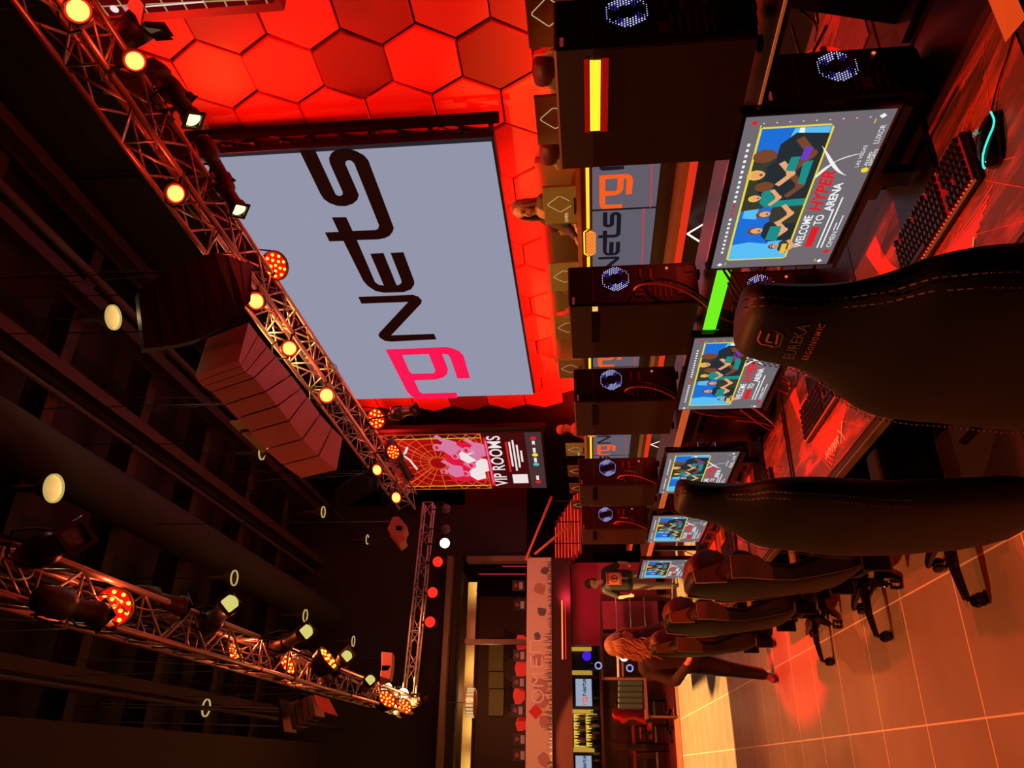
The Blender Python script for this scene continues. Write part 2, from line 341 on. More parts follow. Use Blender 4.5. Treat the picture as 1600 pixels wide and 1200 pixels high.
NN = [(560,461.9),(645,458.5),(653.8,461.3),(659.4,467.5),(658,472.5),(611.5,522),(678.5,519.7),(682,528.4),(612,531.9),(601.7,530.8),(593.8,526),(591.4,522),(593,518),(638,469.8),(565,472.5)]
GG = [(602.5,544.2),(696.7,540.3),(706.2,541.8),(717.3,546.6),(724.4,553.7),(734.7,589.4),(714.9,589.7),(703.8,557.7),(699.9,552),(691,551.3),(700.2,575),(699,582.2),(693.5,587.8),(680.8,591.4),(647.6,592.8),(655.5,610),(660.3,613),(713.3,611.8),(715.7,620.2),(653.9,622.3),(644.4,618.6),(636.5,610.7)]
GH = [(628.6,553),(639.7,578.3),(644.4,582.2),(677.7,581.4),(680.4,576.7),(669.8,551.3)]
def lg(pts): return [(13.27-p.y, p.z-lz0) for p in (P(x, y, 0, LX) for x, y in pts)]
LOGO = {'s': lg(STE), 'n': lg(NN), 'g': lg(GG[:1])+lg(GH[:1])+lg(GH[1:])+lg(GH[:1])+lg(GG)}
def logo(A, s, da, db, md, mg, h=.002, tr=0):
    f = lambda L: [((a)*s+da, b*s+db) for a, b in L]
    A.poly(f(LOGO['s']), md, h); A.poly(f(LOGO['n']), md, h); A.poly(f(LOGO['g']), mg, h)
t = thing('led_video_wall', 'huge pale grey LED video wall with gNets logo hanging before the red hexagons', 'video wall', (LX, 9.9, lz0))
b = B(); b.box((.1, 0, 1.8), (.16, 6.8, 3.66)); b.obj('cabinet', black, t)
A = Art((0-.01, 3.37, 0), (0, -1, 0), (0, 0, 1)); A.rect(0, 0, 6.74, 3.6, scr, 0.01); logo(A, 1, 0, 0, scrdark, scrpink, .014); A.obj('screen', t)
b = B()
for zz in [i*.36 for i in range(11)]: b.box((.14, -3.42, zz), (.1, .1, .05))
for zz in [i*.72 for i in range(5)]: b.box((.12, -3.42, zz+.3), (.06, .06, .1)); b.cyl((.15, -3.38, zz), (.15, -3.5, zz+.5), .01)
b.obj('rigging_bracket', blackm, t)
b = B(); b.box((.2, -3.52, 1.8), (.1, .09, 3.8)); b.obj('side_post', mat('post_matt_black', (.003, .001, .001), .95, spec=.1), t)
b = B()
for yy in (-3, 0, 3): b.cyl((.12, yy, 3.6), (.12, yy, 5.9), .02, n=6)
b.obj('hanging_rod', blackm, t)

# VIP screen
vredd = glow('vip_red', (196, 14, 10)); vorg = glow('vip_line', (226, 90, 40)); vdk = glow('vip_dark', (66, 12, 12)); vgr = glow('vip_grey', (72, 48, 50)); vwh = glow('vip_white', (240, 225, 225)); vpk = glow('vip_pink', (214, 120, 160)); vmg = glow('vip_magenta', (225, 20, 60)); vblk = glow('vip_black', (30, 6, 8))
teal = glow('dot_teal', (80, 190, 180)); yel = glow('dot_yellow', (240, 220, 40)); redg = glow('text_red', (225, 30, 35))
pa = P(844.7, 674.5, 0, 6.3); pb = V((5.82, 16.9, pa.z)); uu = (pa-pb); W = uu.length; H = 3.5
t = thing('led_banner_screen', 'tall red LED banner screen reading VIP ROOMS at the far end of the hexagon wall', 'screen', tuple(pb))
b = B(); nrm = V((uu.y, -uu.x, 0)).normalized()*-1
def onp(a, h, d): return uu.normalized()*a+V((0, 0, h))+nrm*d
n2 = uu.normalized().cross(V((0, 0, 1)))
b.prism([uu.normalized()*-.02+V((0, 0, -.03)), uu.normalized()*(W+.05)+V((0, 0, -.03)), uu.normalized()*(W+.05)+V((0, 0, H+.03)), uu.normalized()*-.02+V((0, 0, H+.03))], n2*-.14); b.obj('cabinet', black, t)
b = B(); b.prism([uu.normalized()*(W+.08)+V((0, 0, -.1)), uu.normalized()*(W+.2)+V((0, 0, -.1)), uu.normalized()*(W+.2)+V((0, 0, H)), uu.normalized()*(W+.08)+V((0, 0, H))], n2*-.1); b.obj('side_post', black, t)
A = Art((0, 0, 0), uu.normalized(), (0, 0, 1))
def vip(A, W, H):
    A.rect(0, 0, W, H, vdk, .004)
    A.rect(.07*W, .37*H, .93*W, .995*H, mat('vip_red2', (0, 0, 0), .6, 0, srgb(150, 8, 8), 1, 0), .006)
    cx, cy = .5*W, .68*H
    for i in range(26):
        a = 2*math.pi*i/26; A.line((cx+.3*W*math.cos(a)*.3, cy+.1*H*math.sin(a)*.5), (max(0, min(W, cx+W*math.cos(a))), max(.37*H, min(.99*H, cy+.5*H*math.sin(a)))), .02, vorg, .008+i*1e-5)
    for k in range(8):
        q = .12+.11*k; pts = [(max(.01, min(W-.01, cx+W*q*math.cos(a))), max(.37*H, min(.99*H, cy+H*.5*q*math.sin(a)))) for a in [2*math.pi*i/28 for i in range(28)]]; A.path(pts, .018, vorg, .0085, True)
    A.rect(.16*W, .385*H, .86*W, .62*H, vmg, .011)
    rr = random.Random(3)
    for x, y, s in [(.78, .6, 1.1), (.35, .6, .9), (.62, .5, 1), (.3, .46, 1), (.72, .42, 1.05), (.45, .41, 1)]:   # people in white tops, drawn as on the banner
        A.disc(x*W, (y+.055)*H, .055*W*s, vpk, .013, 14, .028*H*s); A.poly([((x-.05)*W, (y+.03)*H), ((x+.05)*W, (y+.03)*H), ((x+.13*s)*W, (y-.01)*H), ((x+.09)*W, (y-.07)*H), ((x-.09)*W, (y-.07)*H), ((x-.13*s)*W, (y-.01)*H)], vpk if s != 1 else vwh, .0125)
        A.line(((x+.1)*W, y*H), ((x+.2)*W, (y+.05)*H), .05*W, vpk, .0135); A.disc(x*W, (y+.06)*H, .035*W, redg, .014, 10, .012*H)
    A.line((.07*W, .37*H), (.07*W, .93*H), .02, yel, .012); A.line((.93*W, .37*H), (.93*W, .93*H), .02, yel, .012)
    A.path([(.8*W, .945*H), (.58*W, .86*H), (.4*W, .83*H)], .05, vwh, .015); A.path([(.8*W, .845*H), (.7*W, .87*H), (.64*W, .93*H)], .05, vwh, .0155)
    A.text('VIP ROOMS', .06*W, .255*H, .13*H*.9, vwh, .016, .9*W, 0, .012)
    A.rect(.06*W, .335*H, .93*W, .36*H, vmg, .013); A.rect(.12*W, .344*H, .88*W, .352*H, vpk, .014)
    A.rect(0, 0, W, .1*H, vgr, .009)
    A.rect(.1*W, .115*H, .27*W, .215*H, vwh, .012)
    A.rect(.32*W, .215*H, .85*W, .228*H, redg, .012)
    for i, (a0, a1) in enumerate([(.42, .85), (.34, .88), (.4, .8), (.5, .7)]): A.rect(a0*W, (.195-.022*i)*H, a1*W, (.207-.022*i)*H, vwh, .013)
    for a, m in ((.12, redg), (.45, teal), (.62, yel), (.9, redg)): A.disc(a*W, .05*H, .03*W, m, .013, 12); A.rect((a+.04 if a < .8 else a-.1)*W, .043*H, (a+.12 if a < .8 else a-.04)*W, .06*H, vwh, .013)
vip(A, W, H); A.obj('screen', t)
b = B(); b.cyl((.3, -.6, 3.5), (.3, -.6, 6.0), .02, n=6); b.cyl((.6, -1.6, 3.5), (.6, -1.6, 6.0), .02, n=6); b.obj('hanging_rod', blackm, t)

# second hanging screen, cut by the picture edge
t = thing('led_side_screen', 'dark red hanging LED screen with pale grid lines at the near end of the wall', 'screen', (6.45, 4.6, 4.55))
b = B(); b.box((.08, -.7, .95), (.14, 1.5, 1.95)); b.obj('cabinet', mat('screen_shell', (.1, .03, .03), .5), t)
A = Art((0, 0, 0), (0, -1, 0), (0, 0, 1)); A.rect(0.05, .04, 1.4, 1.85, glow('side_screen_red', (88, 4, 8)), .003)
gl = glow('grid_line_pale', (176, 140, 90))
for i in range(9): A.line((.05, .1+.2*i), (1.4, .02+.23*i), .016, gl, .005+i*1e-5)
for i in range(8): A.line((.1+.17*i, .04), (.16+.15*i, 1.85), .016, gl, .006+i*1e-5)
A.line((.12, .7), (.12, 1.5), .014, vwh, .008); A.disc(.12, 1.6, .04, vwh, .008); A.poly([(.09, 1.5), (.15, 1.5), (.12, 1.44)], vpk, .009); A.obj('screen', t)
# olive board at the wall foot behind the stage
p = [P(808, 352, 0, 6.95), P(832, 538, 0, 6.95)]
b = B(); b.box((6.96, 10.1, 1.58), (.08, 5.4, 1.44)); tag(b.obj('backdrop_board', mat('olive_board', (.2, .15, .06), .35, tint=.3, scale=.7)), 'wide olive backdrop board standing at the foot of the hexagon wall behind the stage', 'board')
# ================================================================ stage and its long desk
stg = mat('stage_panel', (.03, .02, .02), .4); strip = glow('desk_strip_amber', (255, 205, 30), 1.3); stripr = glow('desk_strip_red', (190, 30, 8), 1)
t = thing('stage_platform', 'dark stage platform with red lit step carrying the long screen-fronted desk', 'stage', (4.5, 9.5, 0))
b = B(); b.box((1.27, 0, .42), (2.36, 14.2, .84)); b.obj('platform', stg, t)
b = B(); b.box((-.12, 0, .9), (.3, 14.2, .05)); b.obj('ledge', mat('ledge_wood', (.4, .2, .07), .35), t)
b = B(); b.box((-.24, 0, .84), (.05, 14.2, .06)); b.obj('red_light_strip', glow('step_red', (225, 50, 25)), t)
for i in range(8):
    y = -5.6+i*1.75+2.0; y = -3.35+i*1.75-2.1+.05
    A = Art((-.002, 0, .0), (0, -1, 0), (0, 0, 1)); c0 = -y
    A.path([(c0-.24, .5), (c0, .74), (c0+.24, .5), (c0, .26)], .022, glow('diamond_white', (250, 245, 235), 1.3), .004, True); A.obj('diamond_light', t)
grey = glow('front_screen_grey', (98, 92, 104)); fdk = glow('front_logo_dark', (28, 22, 34)); for_ = glow('front_logo_orange', (246, 92, 30)); redl = glow('red_line', (236, 40, 50))
t = thing('stage_desk', 'long stage desk, its front covered by grey gNets screens under an amber strip', 'desk', (4.5, 9.5, 0))
b = B(); b.box((.35, 0, 1.745), (.75, 13.6, .05)); b.obj('desktop', mat('desk_edge_orange', (.45, .16, .08), .4), t)
b = B(); b.box((.04, 0, 1.33), (.06, 13.6, .8)); b.obj('front_panel', stg, t)
b = B(); b.box((-.02, 0, 1.68), (.06, 13.6, .1)); b.obj('strip_housing', mat('strip_housing_red', (.12, .01, .01), .3), t)
A = Art((-.05, 0, 0), (0, -1, 0), (0, 0, 1)); bd = []
y0 = 9.5-3.62-0  # local +Y is far
BY = [5.86-9.5+1.52*k for k in range(-1, 8)]
prev = 6.8
segs = []
for y in BY:
    c = -y
    A.poly([(c-.22, 1.665), (c-.17, 1.715), (c+.17, 1.715), (c+.22, 1.665), (c+.22, 1.655), (c+.16, 1.7), (c-.16, 1.7), (c-.22, 1.655)], strip, .003)
A.b.use(strip)
cs = sorted([-y for y in BY]); e = [-6.8]+[v for c in cs for v in (c-.22, c+.22)]+[6.8]
for i in range(0, len(e)-1, 2):
    if e[i+1] > e[i]: A.rect(e[i], 1.655, e[i+1], 1.685, strip, .003)
for c in cs: A.rect(c-.16, 1.70, c+.16, 1.715, strip, .0032)
A.obj('light_strip', t)
for y in BY:
    c = -y; A = Art((-.055, 0, 0), (0, -1, 0), (0, 0, 1))
    A.poly([(c-.16, 1.69), (c+.16, 1.69), (c+.2, 1.65), (c+.16, 1.6), (c-.16, 1.6), (c-.2, 1.65)], glow('badge_amber', (250, 150, 60)), .006)
    for i in range(11):
        for j in range(3): A.disc(c-.145+.029*i, 1.615+.025*j+(.012 if i % 2 else 0), .009, glow('badge_cell', (205, 70, 20)), .008, 6)
    A.obj('hexagon_badge', t)
SW = 1.52
for k in range(8):
    ya = 5.22-9.5-SW*.85+SW*k-.0; A = Art((-.0, -(-(ya+SW)), 0), (0, -1, 0), (0, 0, 1))
    A.rect(.012, 1.06, SW-.012, 1.63, grey, .004); logo(A, .215, .03, 1.06-.02, fdk, for_, .006)
    A.line((.0, 1.11), (SW, 1.17), .008, redl, .008); A.obj('front_screen', t)

# stage monitors seen from behind
monb = mat('monitor_back_olive', (.3, .22, .09), .4); wl = glow('logo_outline', (215, 190, 130)); wt = glow('logo_text_pale', (225, 200, 150))
def stage_monitor(loc, lab):
    t = thing('stage_monitor', lab, 'monitor', loc, 0, 'monitors on the stage desk')
    b = B(); b.box((0, 0, .16), (.03, .56, .34), bev=.008); b.obj('housing', monb, t)
    b = B(); b.box((.05, 0, .02), (.18, .22, .015)); b.box((.03, 0, .1), (.03, .05, .16)); b.obj('stand', black, t)
    A = Art((-.016, .28, -.01), (0, -1, 0), (0, 0, 1)); cx, cy, r = .31, .18, .115
    A.path([(cx-r*.25, cy-r), (cx-r, cy-.01), (cx-r*.9, cy+.01), (cx-.01, cy+r), (cx+.01, cy+r), (cx+r, cy+.01), (cx+r, cy-.02), (cx+r*.35, cy-r*.9)], .006, wl, .002); A.text('OMEN', .03, .1, .05, wt, .002, .14); A.obj('logo', t); return t
SM = [(3.8, 'nearest the picture edge, half cut'), (4.83, 'standing left of the first hanging screen'), (5.95, 'with a long-haired person looking over it'), (7.2, 'in front of the olive board, near its middle'), (8.33, 'in front of the far end of the olive board'), (9.45, 'peeking between second and third computer tower'), (12.5, 'beside the person in the red jacket'), (13.6, 'before the black opening by the stair'), (14.6, 'next to last before the red-lit stair'), (15.7, 'at the far desk end before the red-lit stair')]
M0 = None
for y, d in SM:
    lab = 'olive stage monitor with diamond logo %s' % d
    if M0 is None: M0 = stage_monitor((5.0, y, 1.77), lab)
    else: dup(M0, (5.0, y, 1.77), 0, lab)

# ================================================================ trusses
def truss(name, a, b_, w, h, lab, step=.36, rc=.024, rb=.011, mt=alu):
    a = V(a); b_ = V(b_); d = (b_-a); L = d.length; d.normalize(); s = d.cross(V((0, 0, 1))).normalized()*w; u = V((0, 0, h))
    t = thing(name, lab, 'truss', tuple(a)); cs = [V((0, 0, 0)), s, s+u, u]
    for c in cs: b = B(); b.cyl(c, c+d*L, rc, n=8); b.obj('chord', mt, t, True)
    n = int(L/step)
    for i in range(4):
        c0, c1 = cs[i], cs[(i+1) % 4]; b = B()
        for k in range(n):
            p, q = d*(k*L/n), d*((k+1)*L/n); x, y = (c0, c1) if k % 2 else (c1, c0); b.cyl(x+p, y+q, rb, n=5)
            if k % 2 == 0: b.cyl(c0+p, c1+p, rb, n=5)
        b.obj('lacing', mt, t, True)
    return t
truss('lighting_truss', (4.6, 1.2, 5.0), (4.6, 13.6, 5.0), -.3, .3, 'long red-lit lighting truss running in front of the big grey video wall')
truss('lighting_truss', (.8, 2.4, 5.0), (.8, 14.6, 5.0), .28, .3, 'near lighting truss over the aisle, glowing orange-red and crowded with spotlights')
truss('lighting_truss', (4.88, 15.0, 4.97), (1.0, 15.0, 5.1), .24, .2, 'short cross truss in front of the dark wall above the balcony', .3, .02, .009)
b = B()
for x in (4.42, .95):
    for y in (3, 6, 9, 12): b.cyl((x, y, 5.3), (x+.1, y, 8.0), .006, n=4); b.cyl((x, y, 5.3), (x-.1, y, 8.0), .006, n=4)
tag(b.obj('hanging_wires', steel), 'thin steel wires holding the two long trusses', 'wire', kind='stuff')

# ---------------------------------------------------------------- stage lights
lens_hot = glow('par_lens_hot', (255, 190, 90), 2.2); lens_rim = glow('par_lens_rim', (250, 40, 14), 1.3); lens_red = glow('par_lens_red', (235, 16, 8), 1.6); lens_org = glow('par_lens_orange', (255, 70, 20), 2.2)
lens_w = glow('profile_lens', (255, 240, 150), 2.5); parb = mat('par_body', (.035, .014, .014), .4, .2); profb = mat('profile_body', (.05, .022, .02), .45, .2)
def aim(t, d): t.rotation_euler = V(d).to_track_quat('Y', 'Z').to_euler()
def par(loc, d, lab, r=.11, style='hot'):
    t = thing('par_light', lab, 'stage light', loc, 0, 'round LED stage lights on the trusses'); aim(t, d)
    b = B(); b.lathe((0, -.14, 0), (0, 1, 0), [(0, .3*r), (.02, .75*r), (.1, .95*r), (.16, 1.05*r), (.2, 1.08*r), (.2, 1.0*r), (.17, .98*r)], 20); b.obj('housing', parb, t, True)
    b = B(); b.use(lens_rim if style == 'hot' else lens_red); b.lathe((0, .03, 0), (0, 1, 0), [(0, .98*r), (.012, .8*r)], 20); b.use(lens_hot if style == 'hot' else lens_red); b.lathe((0, .03, 0), (0, 1, 0), [(.012, .8*r), (.018, .4*r), (.02, .0)], 20)
    b.use(glow('led_dot', (255, 170, 50), 3) if style != 'hot' else lens_hot)
    for n, q in ((1, 0), (5, .4), (9, .76)) if style != 'hot' else ():
        for i in range(n): a = 2*math.pi*i/n; b.ball((q*r*math.cos(a), .05, q*r*math.sin(a)), .12*r, 6)
    b.obj('lens', None, t, True)
    b = B(); b.tube([(1.15*r, -.03, 0), (1.15*r, -.1, r), (.6*r, -.12, 1.7*r), (-.6*r, -.12, 1.7*r), (-1.15*r, -.1, r), (-1.15*r, -.03, 0)], .009, 5); b.obj('yoke', blackm, t)
    return t
def hook(t, loc):
    # clamp pipe from the lamp to the nearest truss chord
    loc = V(loc); C_ = [V((4.6, loc.y, 5)), V((4.3, loc.y, 5)), V((.8, loc.y, 5)), V((1.08, loc.y, 5)), V((min(4.8, max(1.1, loc.x)), 15.0, 5.0))]
    q = min(C_, key=lambda p: (p-loc).length); bpy.context.view_layer.update(); Mi = t.matrix_world.inverted()
    b = B(); b.cyl(Mi @ loc, Mi @ q, .014, n=6); b.box(Mi @ q, (.05, .05, .05)); b.obj('clamp', blackm, t)
def profile(a, c, lab, lit=True, r=.075):
    a = V(a); c = V(c); L = (c-a).length; t = thing('spotlight', lab, 'spotlight', tuple(a), 0, 'long barrel spotlights on the trusses'); aim(t, c-a)
    b = B(); b.lathe((0, 0, 0), (0, 1, 0), [(0, .35*r), (.03, 1.0*r), (.28*L, 1.25*r), (.42*L, 1.2*r), (.45*L, .95*r), (.5*L, .85*r)], 16, True); b.obj('lamp_housing', profb, t, True)
    b = B(); b.lathe((0, .45*L, 0), (0, 1, 0), [(0, .82*r), (.4*L, .82*r), (.42*L, 1.05*r), (.52*L, 1.05*r), (.52*L, .9*r)], 16); b.obj('barrel', profb, t, True)
    b = B(); b.lathe((0, .93*L, 0), (0, 1, 0), [(0, .88*r), (.005, .4*r), (.008, 0)], 16); b.obj('lens', (lens_w if lit == 1 else glow('profile_lens_dim', (215, 205, 110))) if lit else mat('dim_lens', (.2, .2, .2), .1), t, True)
    b = B(); y = .45*L; b.tube([(1.3*r, y, 0), (1.3*r, y-.02, r), (.9*r, y-.03, 2.3*r), (-.9*r, y-.03, 2.3*r), (-1.3*r, y-.02, r), (-1.3*r, y, 0)], .01, 5); b.cyl((0, y-.03, 2.3*r), (0, y-.03, 3.1*r), .018, n=6); b.obj('yoke', blackm, t)
    b = B(); b.lathe((0, .97*L, 0), (0, 1, 0), [(0, 1.0*r), (0, 1.45*r), (.012, 1.45*r), (.012, 1.0*r), (0, 1.0*r)], 4); b.obj('gel_frame', blackm, t)
    return t
LR = 'on the long truss, '
for (x, y, X, r, st, d, lab) in [
    (124, 20, 4.3, .085, 'hot', (-.5, -.75, -.4), 'large glaring round light at the near end of the video wall truss'),
    (212, 98, 4.35, .075, 'hot', (-.5, -.75, -.4), 'glaring round light second from the near end of the video wall truss'),
    (277, 303, 4.1, .08, 'hot', (-.6, -.8, -.2), 'glaring red-rimmed light above the corner of the big video wall'),
    (402, 470, 4.1, .09, 'hot', (-.6, -.8, -.1), 'glaring round light near the dark curved speaker array'),
    (426, 416, 4.7, .15, 'red', (-.2, -.5, -.85), 'dark bodied stage light with amber dots overlapping the grey video wall'),
    (451, 545, 4.1, .09, 'hot', (-.3, -.7, -.5), 'glowing oval light above the start of the long pink speaker array'),
    (509, 618, 4.1, .1, 'hot', (-.3, -.7, -.5), 'glowing oval light beside the middle of the long pink speaker array'),
    (585, 655, 4.7, .16, 'red', (-.1, -.6, -.8), 'stage light aimed down beside the far corner of the video wall'),
    (587, 735, 4.0, .09, 'hot', (-.1, -.7, -.7), 'small glowing light near the far end of the video wall truss'),
    (617, 778, 4.0, .1, 'hot', (-.1, -.7, -.7), 'small glowing light at the very far end of the video wall truss'),
    (612, 707, 4.5, .12, 'red', (-.1, -.7, -.7), 'stage light hanging before the top of the VIP banner screen'),
    (173, 950, .92, .13, 'red', (.1, -.55, -.8), 'round light showing all its amber dots on a red face, on the near truss'),
    (360, 1025, .92, .12, 'red', (.35, -.1, -.9), 'tilted round red light below a yellow lit spotlight on the near truss'),
    (445, 1042, .92, .12, 'red', (.5, -.3, -.8), 'tilted round red light with dotted face halfway along the near truss'),
    (507, 1034, .95, .14, 'red', (.6, -.1, -.75), 'red light with a pale bracket strap above the cage speaker'),
    (602, 1095, .85, .15, 'red', (.5, -.5, -.6), 'red dotted light under the pair of glaring bulbs at the near truss end'),
    (629, 1106, .85, .15, 'red', (.5, -.5, -.6), 'last red dotted light of the near truss, by the cross truss foot')]:
    hook(par(tuple(P(x, y, 0, X)), d, lab, r, st), P(x, y, 0, X))
    pl = P(x, y, 0, X); point('par_spill_light', tuple(pl+V(d)*.35+V((.12 if X > 3 else 0, 0, .1))), (1, .05, .02) if X > 3 else (1, .12, .04), 5 if X > 3 else 9, .04)  # extra point lamp by each par, added to redden the trusses
for (a, c, X, lit, lab) in [
    ((250, 118), (304, 190), 4.8, 1, 'spotlight with lit yellow lens aimed down before the red hexagons'),
    ((225, 95), (297, 162), 4.9, 0, 'dark spotlight crossing over the lit one before the red hexagons'),
    ((312, 213), (352, 285), 4.8, 0, 'dark spotlight pointing down beside the video wall corner'),
    ((337, 272), (375, 330), 4.8, 1, 'spotlight with lit lens in front of the grey video wall'),
    ((610, 690), (640, 745), 4.7, 0, 'dark spotlight in front of the VIP banner screen'),
    ((610, 650), (650, 640), 4.7, 0, 'dark spotlight level beside the video wall far corner'),
    ((40, 870), (122, 838), 1.0, 0, 'thick spotlight with broad square lens hood at the near end of the aisle truss'),
    ((55, 932), (160, 962), .8, 0, 'large black spotlight lying along the aisle truss beside the amber-dotted light'),
    ((205, 928), (290, 948), 1.1, 0, 'maroon spotlight above the aisle truss with its lens towards the far end'),
    ((318, 985), (362, 940), 1.05, 2, 'yellow-lit thin spotlight sticking up from the aisle truss'),
    ((425, 1015), (482, 985), 1.05, 2, 'slim dark spotlight with bright tip, first of two beyond the yellow-lit one'),
    ((500, 1065), (545, 1022), 1.05, 2, 'slim dark spotlight with bright tip, second beyond the yellow-lit one'),
    ((478, 1090), (520, 1050), .9, 0, 'black spotlight hanging over the cage speaker'),
    ((560, 1095), (580, 1060),   .95, 2, 'short spotlight with bright tip near the far end of the aisle truss'),
    ((645, 1100), (665, 1088), 1.0, 0, 'small spotlight beyond the end of the aisle truss')]:
    hook(profile(P(a[0], a[1], 0, X), P(c[0], c[1], 0, X*(.9 if lit and X > 3 else .98)), lab, lit, .075), (P(a[0], a[1], 0, X)+P(c[0], c[1], 0, X))/2)
# glaring bulbs and cross-truss lights
for (x, y, Y, lab, st) in [(604, 1075, 14.6, 'glaring yellow-white light at the end of the aisle truss, nearer of two', 'w'), (630, 1084, 15.0, 'glaring yellow-white light at the end of the aisle truss, farther of two', 'w'),
                       (695, 849, 15.0, 'small glaring yellow light hung under the cross truss', 'w'), (684, 878, 15.0, 'orange-red light hung under the cross truss', 'r'), (672, 972, 15.0, 'brightest red light under the middle of the cross truss', 'r'), (676, 926, 15.0, 'small red light under the cross truss, facing down', 'r'), (697, 795, 15.0, 'dark light at the near-wall end of the cross truss', 'd'), (697, 827, 15.0, 'dark light with white rim second from the end of the cross truss', 'd')]:
    p = P(x, y, 1, Y-.05); t = thing('truss_lamp', lab, 'stage light', tuple(p), 0, 'lamps at the cross truss'); aim(t, (-.1, -1, -.2))
    b = B(); b.lathe((0, -.16, 0), (0, 1, 0), [(0, .03), (.05, .09), (.16, .11), (.2, .11)], 16, False); b.obj('housing', parb, t, True)
    b = B(); b.lathe((0, .03, 0), (0, 1, 0), [(0, .1), (.03, .06), (.045, 0)], 16); b.obj('lens', {'w': glow('lamp_white', (255, 245, 170), 4), 'r': glow('lamp_red', (255, 30, 20), 2.5), 'd': mat('dark_lens', (.1, .08, .08), .1)}[st], t, True); hook(t, p)
    b = B(); b.tube([(.12, 0, 0), (.12, 0, .16), (-.12, 0, .16), (-.12, 0, 0)], .01, 5); b.obj('yoke', blackm, t)
# barn-door light before the side screen
p = P(215, 42, 0, 4.9); t = thing('barn_door_light', 'black light with jagged barn doors before the hexagons at the near end', 'stage light', tuple(p)); aim(t, (.5, -.2, -.8))
b = B(); b.lathe((0, -.2, 0), (0, 1, 0), [(0, .05), (.04, .1), (.2, .12), (.24, .12)], 14, True); b.obj('housing', parb, t, True)
for i in range(4):
    a = math.pi/2*i; b = B(); c, s = math.cos(a), math.sin(a); b.prism([(c*.1-s*.1, .04, s*.1+c*.1), (c*.1+s*.1, .04, s*.1-c*.1), (c*.2+s*.07, .16, s*.2-c*.07), (c*.2-s*.07, .16, s*.2+c*.07)], (c*.004, 0, s*.004)); b.obj('barn_door', blackm, t)
b = B(); b.tube([(0, -.1, .12), (-.1, -.2, .3), (-.25, -.1, .35)], .01, 5, 1); b.obj('bracket', blackm, t)
# cable loops on trusses
rr = random.Random(5)
for nm, X, y0, y1, lab, mt, n in [('cable_bundle', .95, 3.2, 13.8, 'tangle of cables tied along the aisle truss', mat('cable_tan', (.3, .2, .1), .4), 46), ('cable_bundle', 4.45, 2.4, 12.8, 'tangle of cables tied along the video wall truss', mat('cable_dark_red', (.15, .05, .05), .4), 46)]:
    b = B()
    for i in range(n):
        y = y0+(y1-y0)*i/n; L = rr.uniform(.25, .8); dx = rr.uniform(-.12, .12); dz = rr.choice([.05, .28, 0]); sag = rr.uniform(-.16, -.03)
        b.tube([(X+dx, y, 5+dz), (X+dx+rr.uniform(-.1, .1), y+L*.3, 5+dz+sag), (X+dx, y+L*.7, 5+dz+sag*.8), (X+rr.uniform(-.1, .1), y+L, 5+dz)], .006, 5, 2)
    tag(b.obj(nm, mt, smooth=True), lab, 'cable', kind='stuff')

# ---------------------------------------------------------------- speakers
spk = mat('speaker_maroon', (.5, .17, .19), .55); spki = mat('speaker_inner', (.35, .3, .12), .45); spkd = mat('speaker_dark', (.05, .025, .02), .55)
def arr(pts0, pts1, depth, name, lab, mt, n, wav=0):
    # cabinets between two edge polylines, each cabinet its own part
    t = thing(name, lab, 'speaker', tuple(pts0[0])); o = pts0[0]
    def at(L, f): f *= len(L)-1; i = min(int(f), len(L)-2); return L[i].lerp(L[i+1], f-i)
    for k in range(n):
        f0, f1 = k/n+.004, (k+1)/n-.004; a, c, d, e = at(pts0, f0), at(pts0, f1), at(pts1, f1), at(pts1, f0); dv = depth
        b = B(); m0 = [(a-o), (c-o), (d-o), (e-o)]; b.prism(m0, dv); b.obj('cabinet', mt, t, bevel=.004)
    b = B(); top = max((p for p in pts0+pts1), key=lambda p: p.z)-o
    for q in (pts0[0], pts0[-1]): b.cyl(q-o+dv*.5, V(((q-o).x, (q-o).y, 8.3-o.z)), .006, n=4)
    b.obj('rigging_wire', blackm, t)
    return t
ta = [P(395, 505, 2, 4.95), P(545, 690, 2, 4.95)]; tb = [P(372, 560, 2, 5.0), P(525, 735, 2, 5.0)]
arr([P(x, y, 0, 3.45) for x, y in [(388, 503), (411, 533), (431, 557), (466, 600), (480, 620), (510, 660), (536, 685)]],
    [P(x, y, 0, 2.95) for x, y in [(373, 562), (378, 577), (397, 590), (424, 622), (452, 657), (482, 700), (527, 735)]], V((0, .25, .5)), 'line_array_speaker', 'long maroon-pink hanging speaker array of slim flat cabinets', spk, 9)
t = thing('speaker_frame', 'yellow-lit open back of the long pink speaker array with cables', 'speaker frame', tuple(P(430, 670, 2, 5.3)))
b = B(); b.box((0, 0, 0), (.5, .9, .03)); b.box((-.1, 0, .16), (.03, .9, .32)); b.obj('panel', spki, t)
b = B(); b.tube([(-.2, -.4, .2), (0, -.1, -.05), (.1, .2, -.06), (-.15, .3, .1)], .02, 6, 2); b.tube([(.2, -.4, .25), (0, 0, -.04), (-.2, .35, .25)], .012, 6, 2); b.obj('cable', cablem, t)
point('array_lamp_light', tuple(P(418, 675, 2, 5.2)), (1, .8, .3), 5, .04)
arr([P(x, y, 0, 4.0) for x, y in [(395, 415), (362, 400), (330, 395), (290, 405), (255, 425), (215, 455)]],
    [P(x, y, 0, 3.3) for x, y in [(392, 470), (380, 482), (350, 510), (310, 530), (270, 540), (225, 545)]], V((.1, .25, .2)), 'line_array_speaker', 'dark curved hanging speaker array close to the video wall truss', spkd, 8)
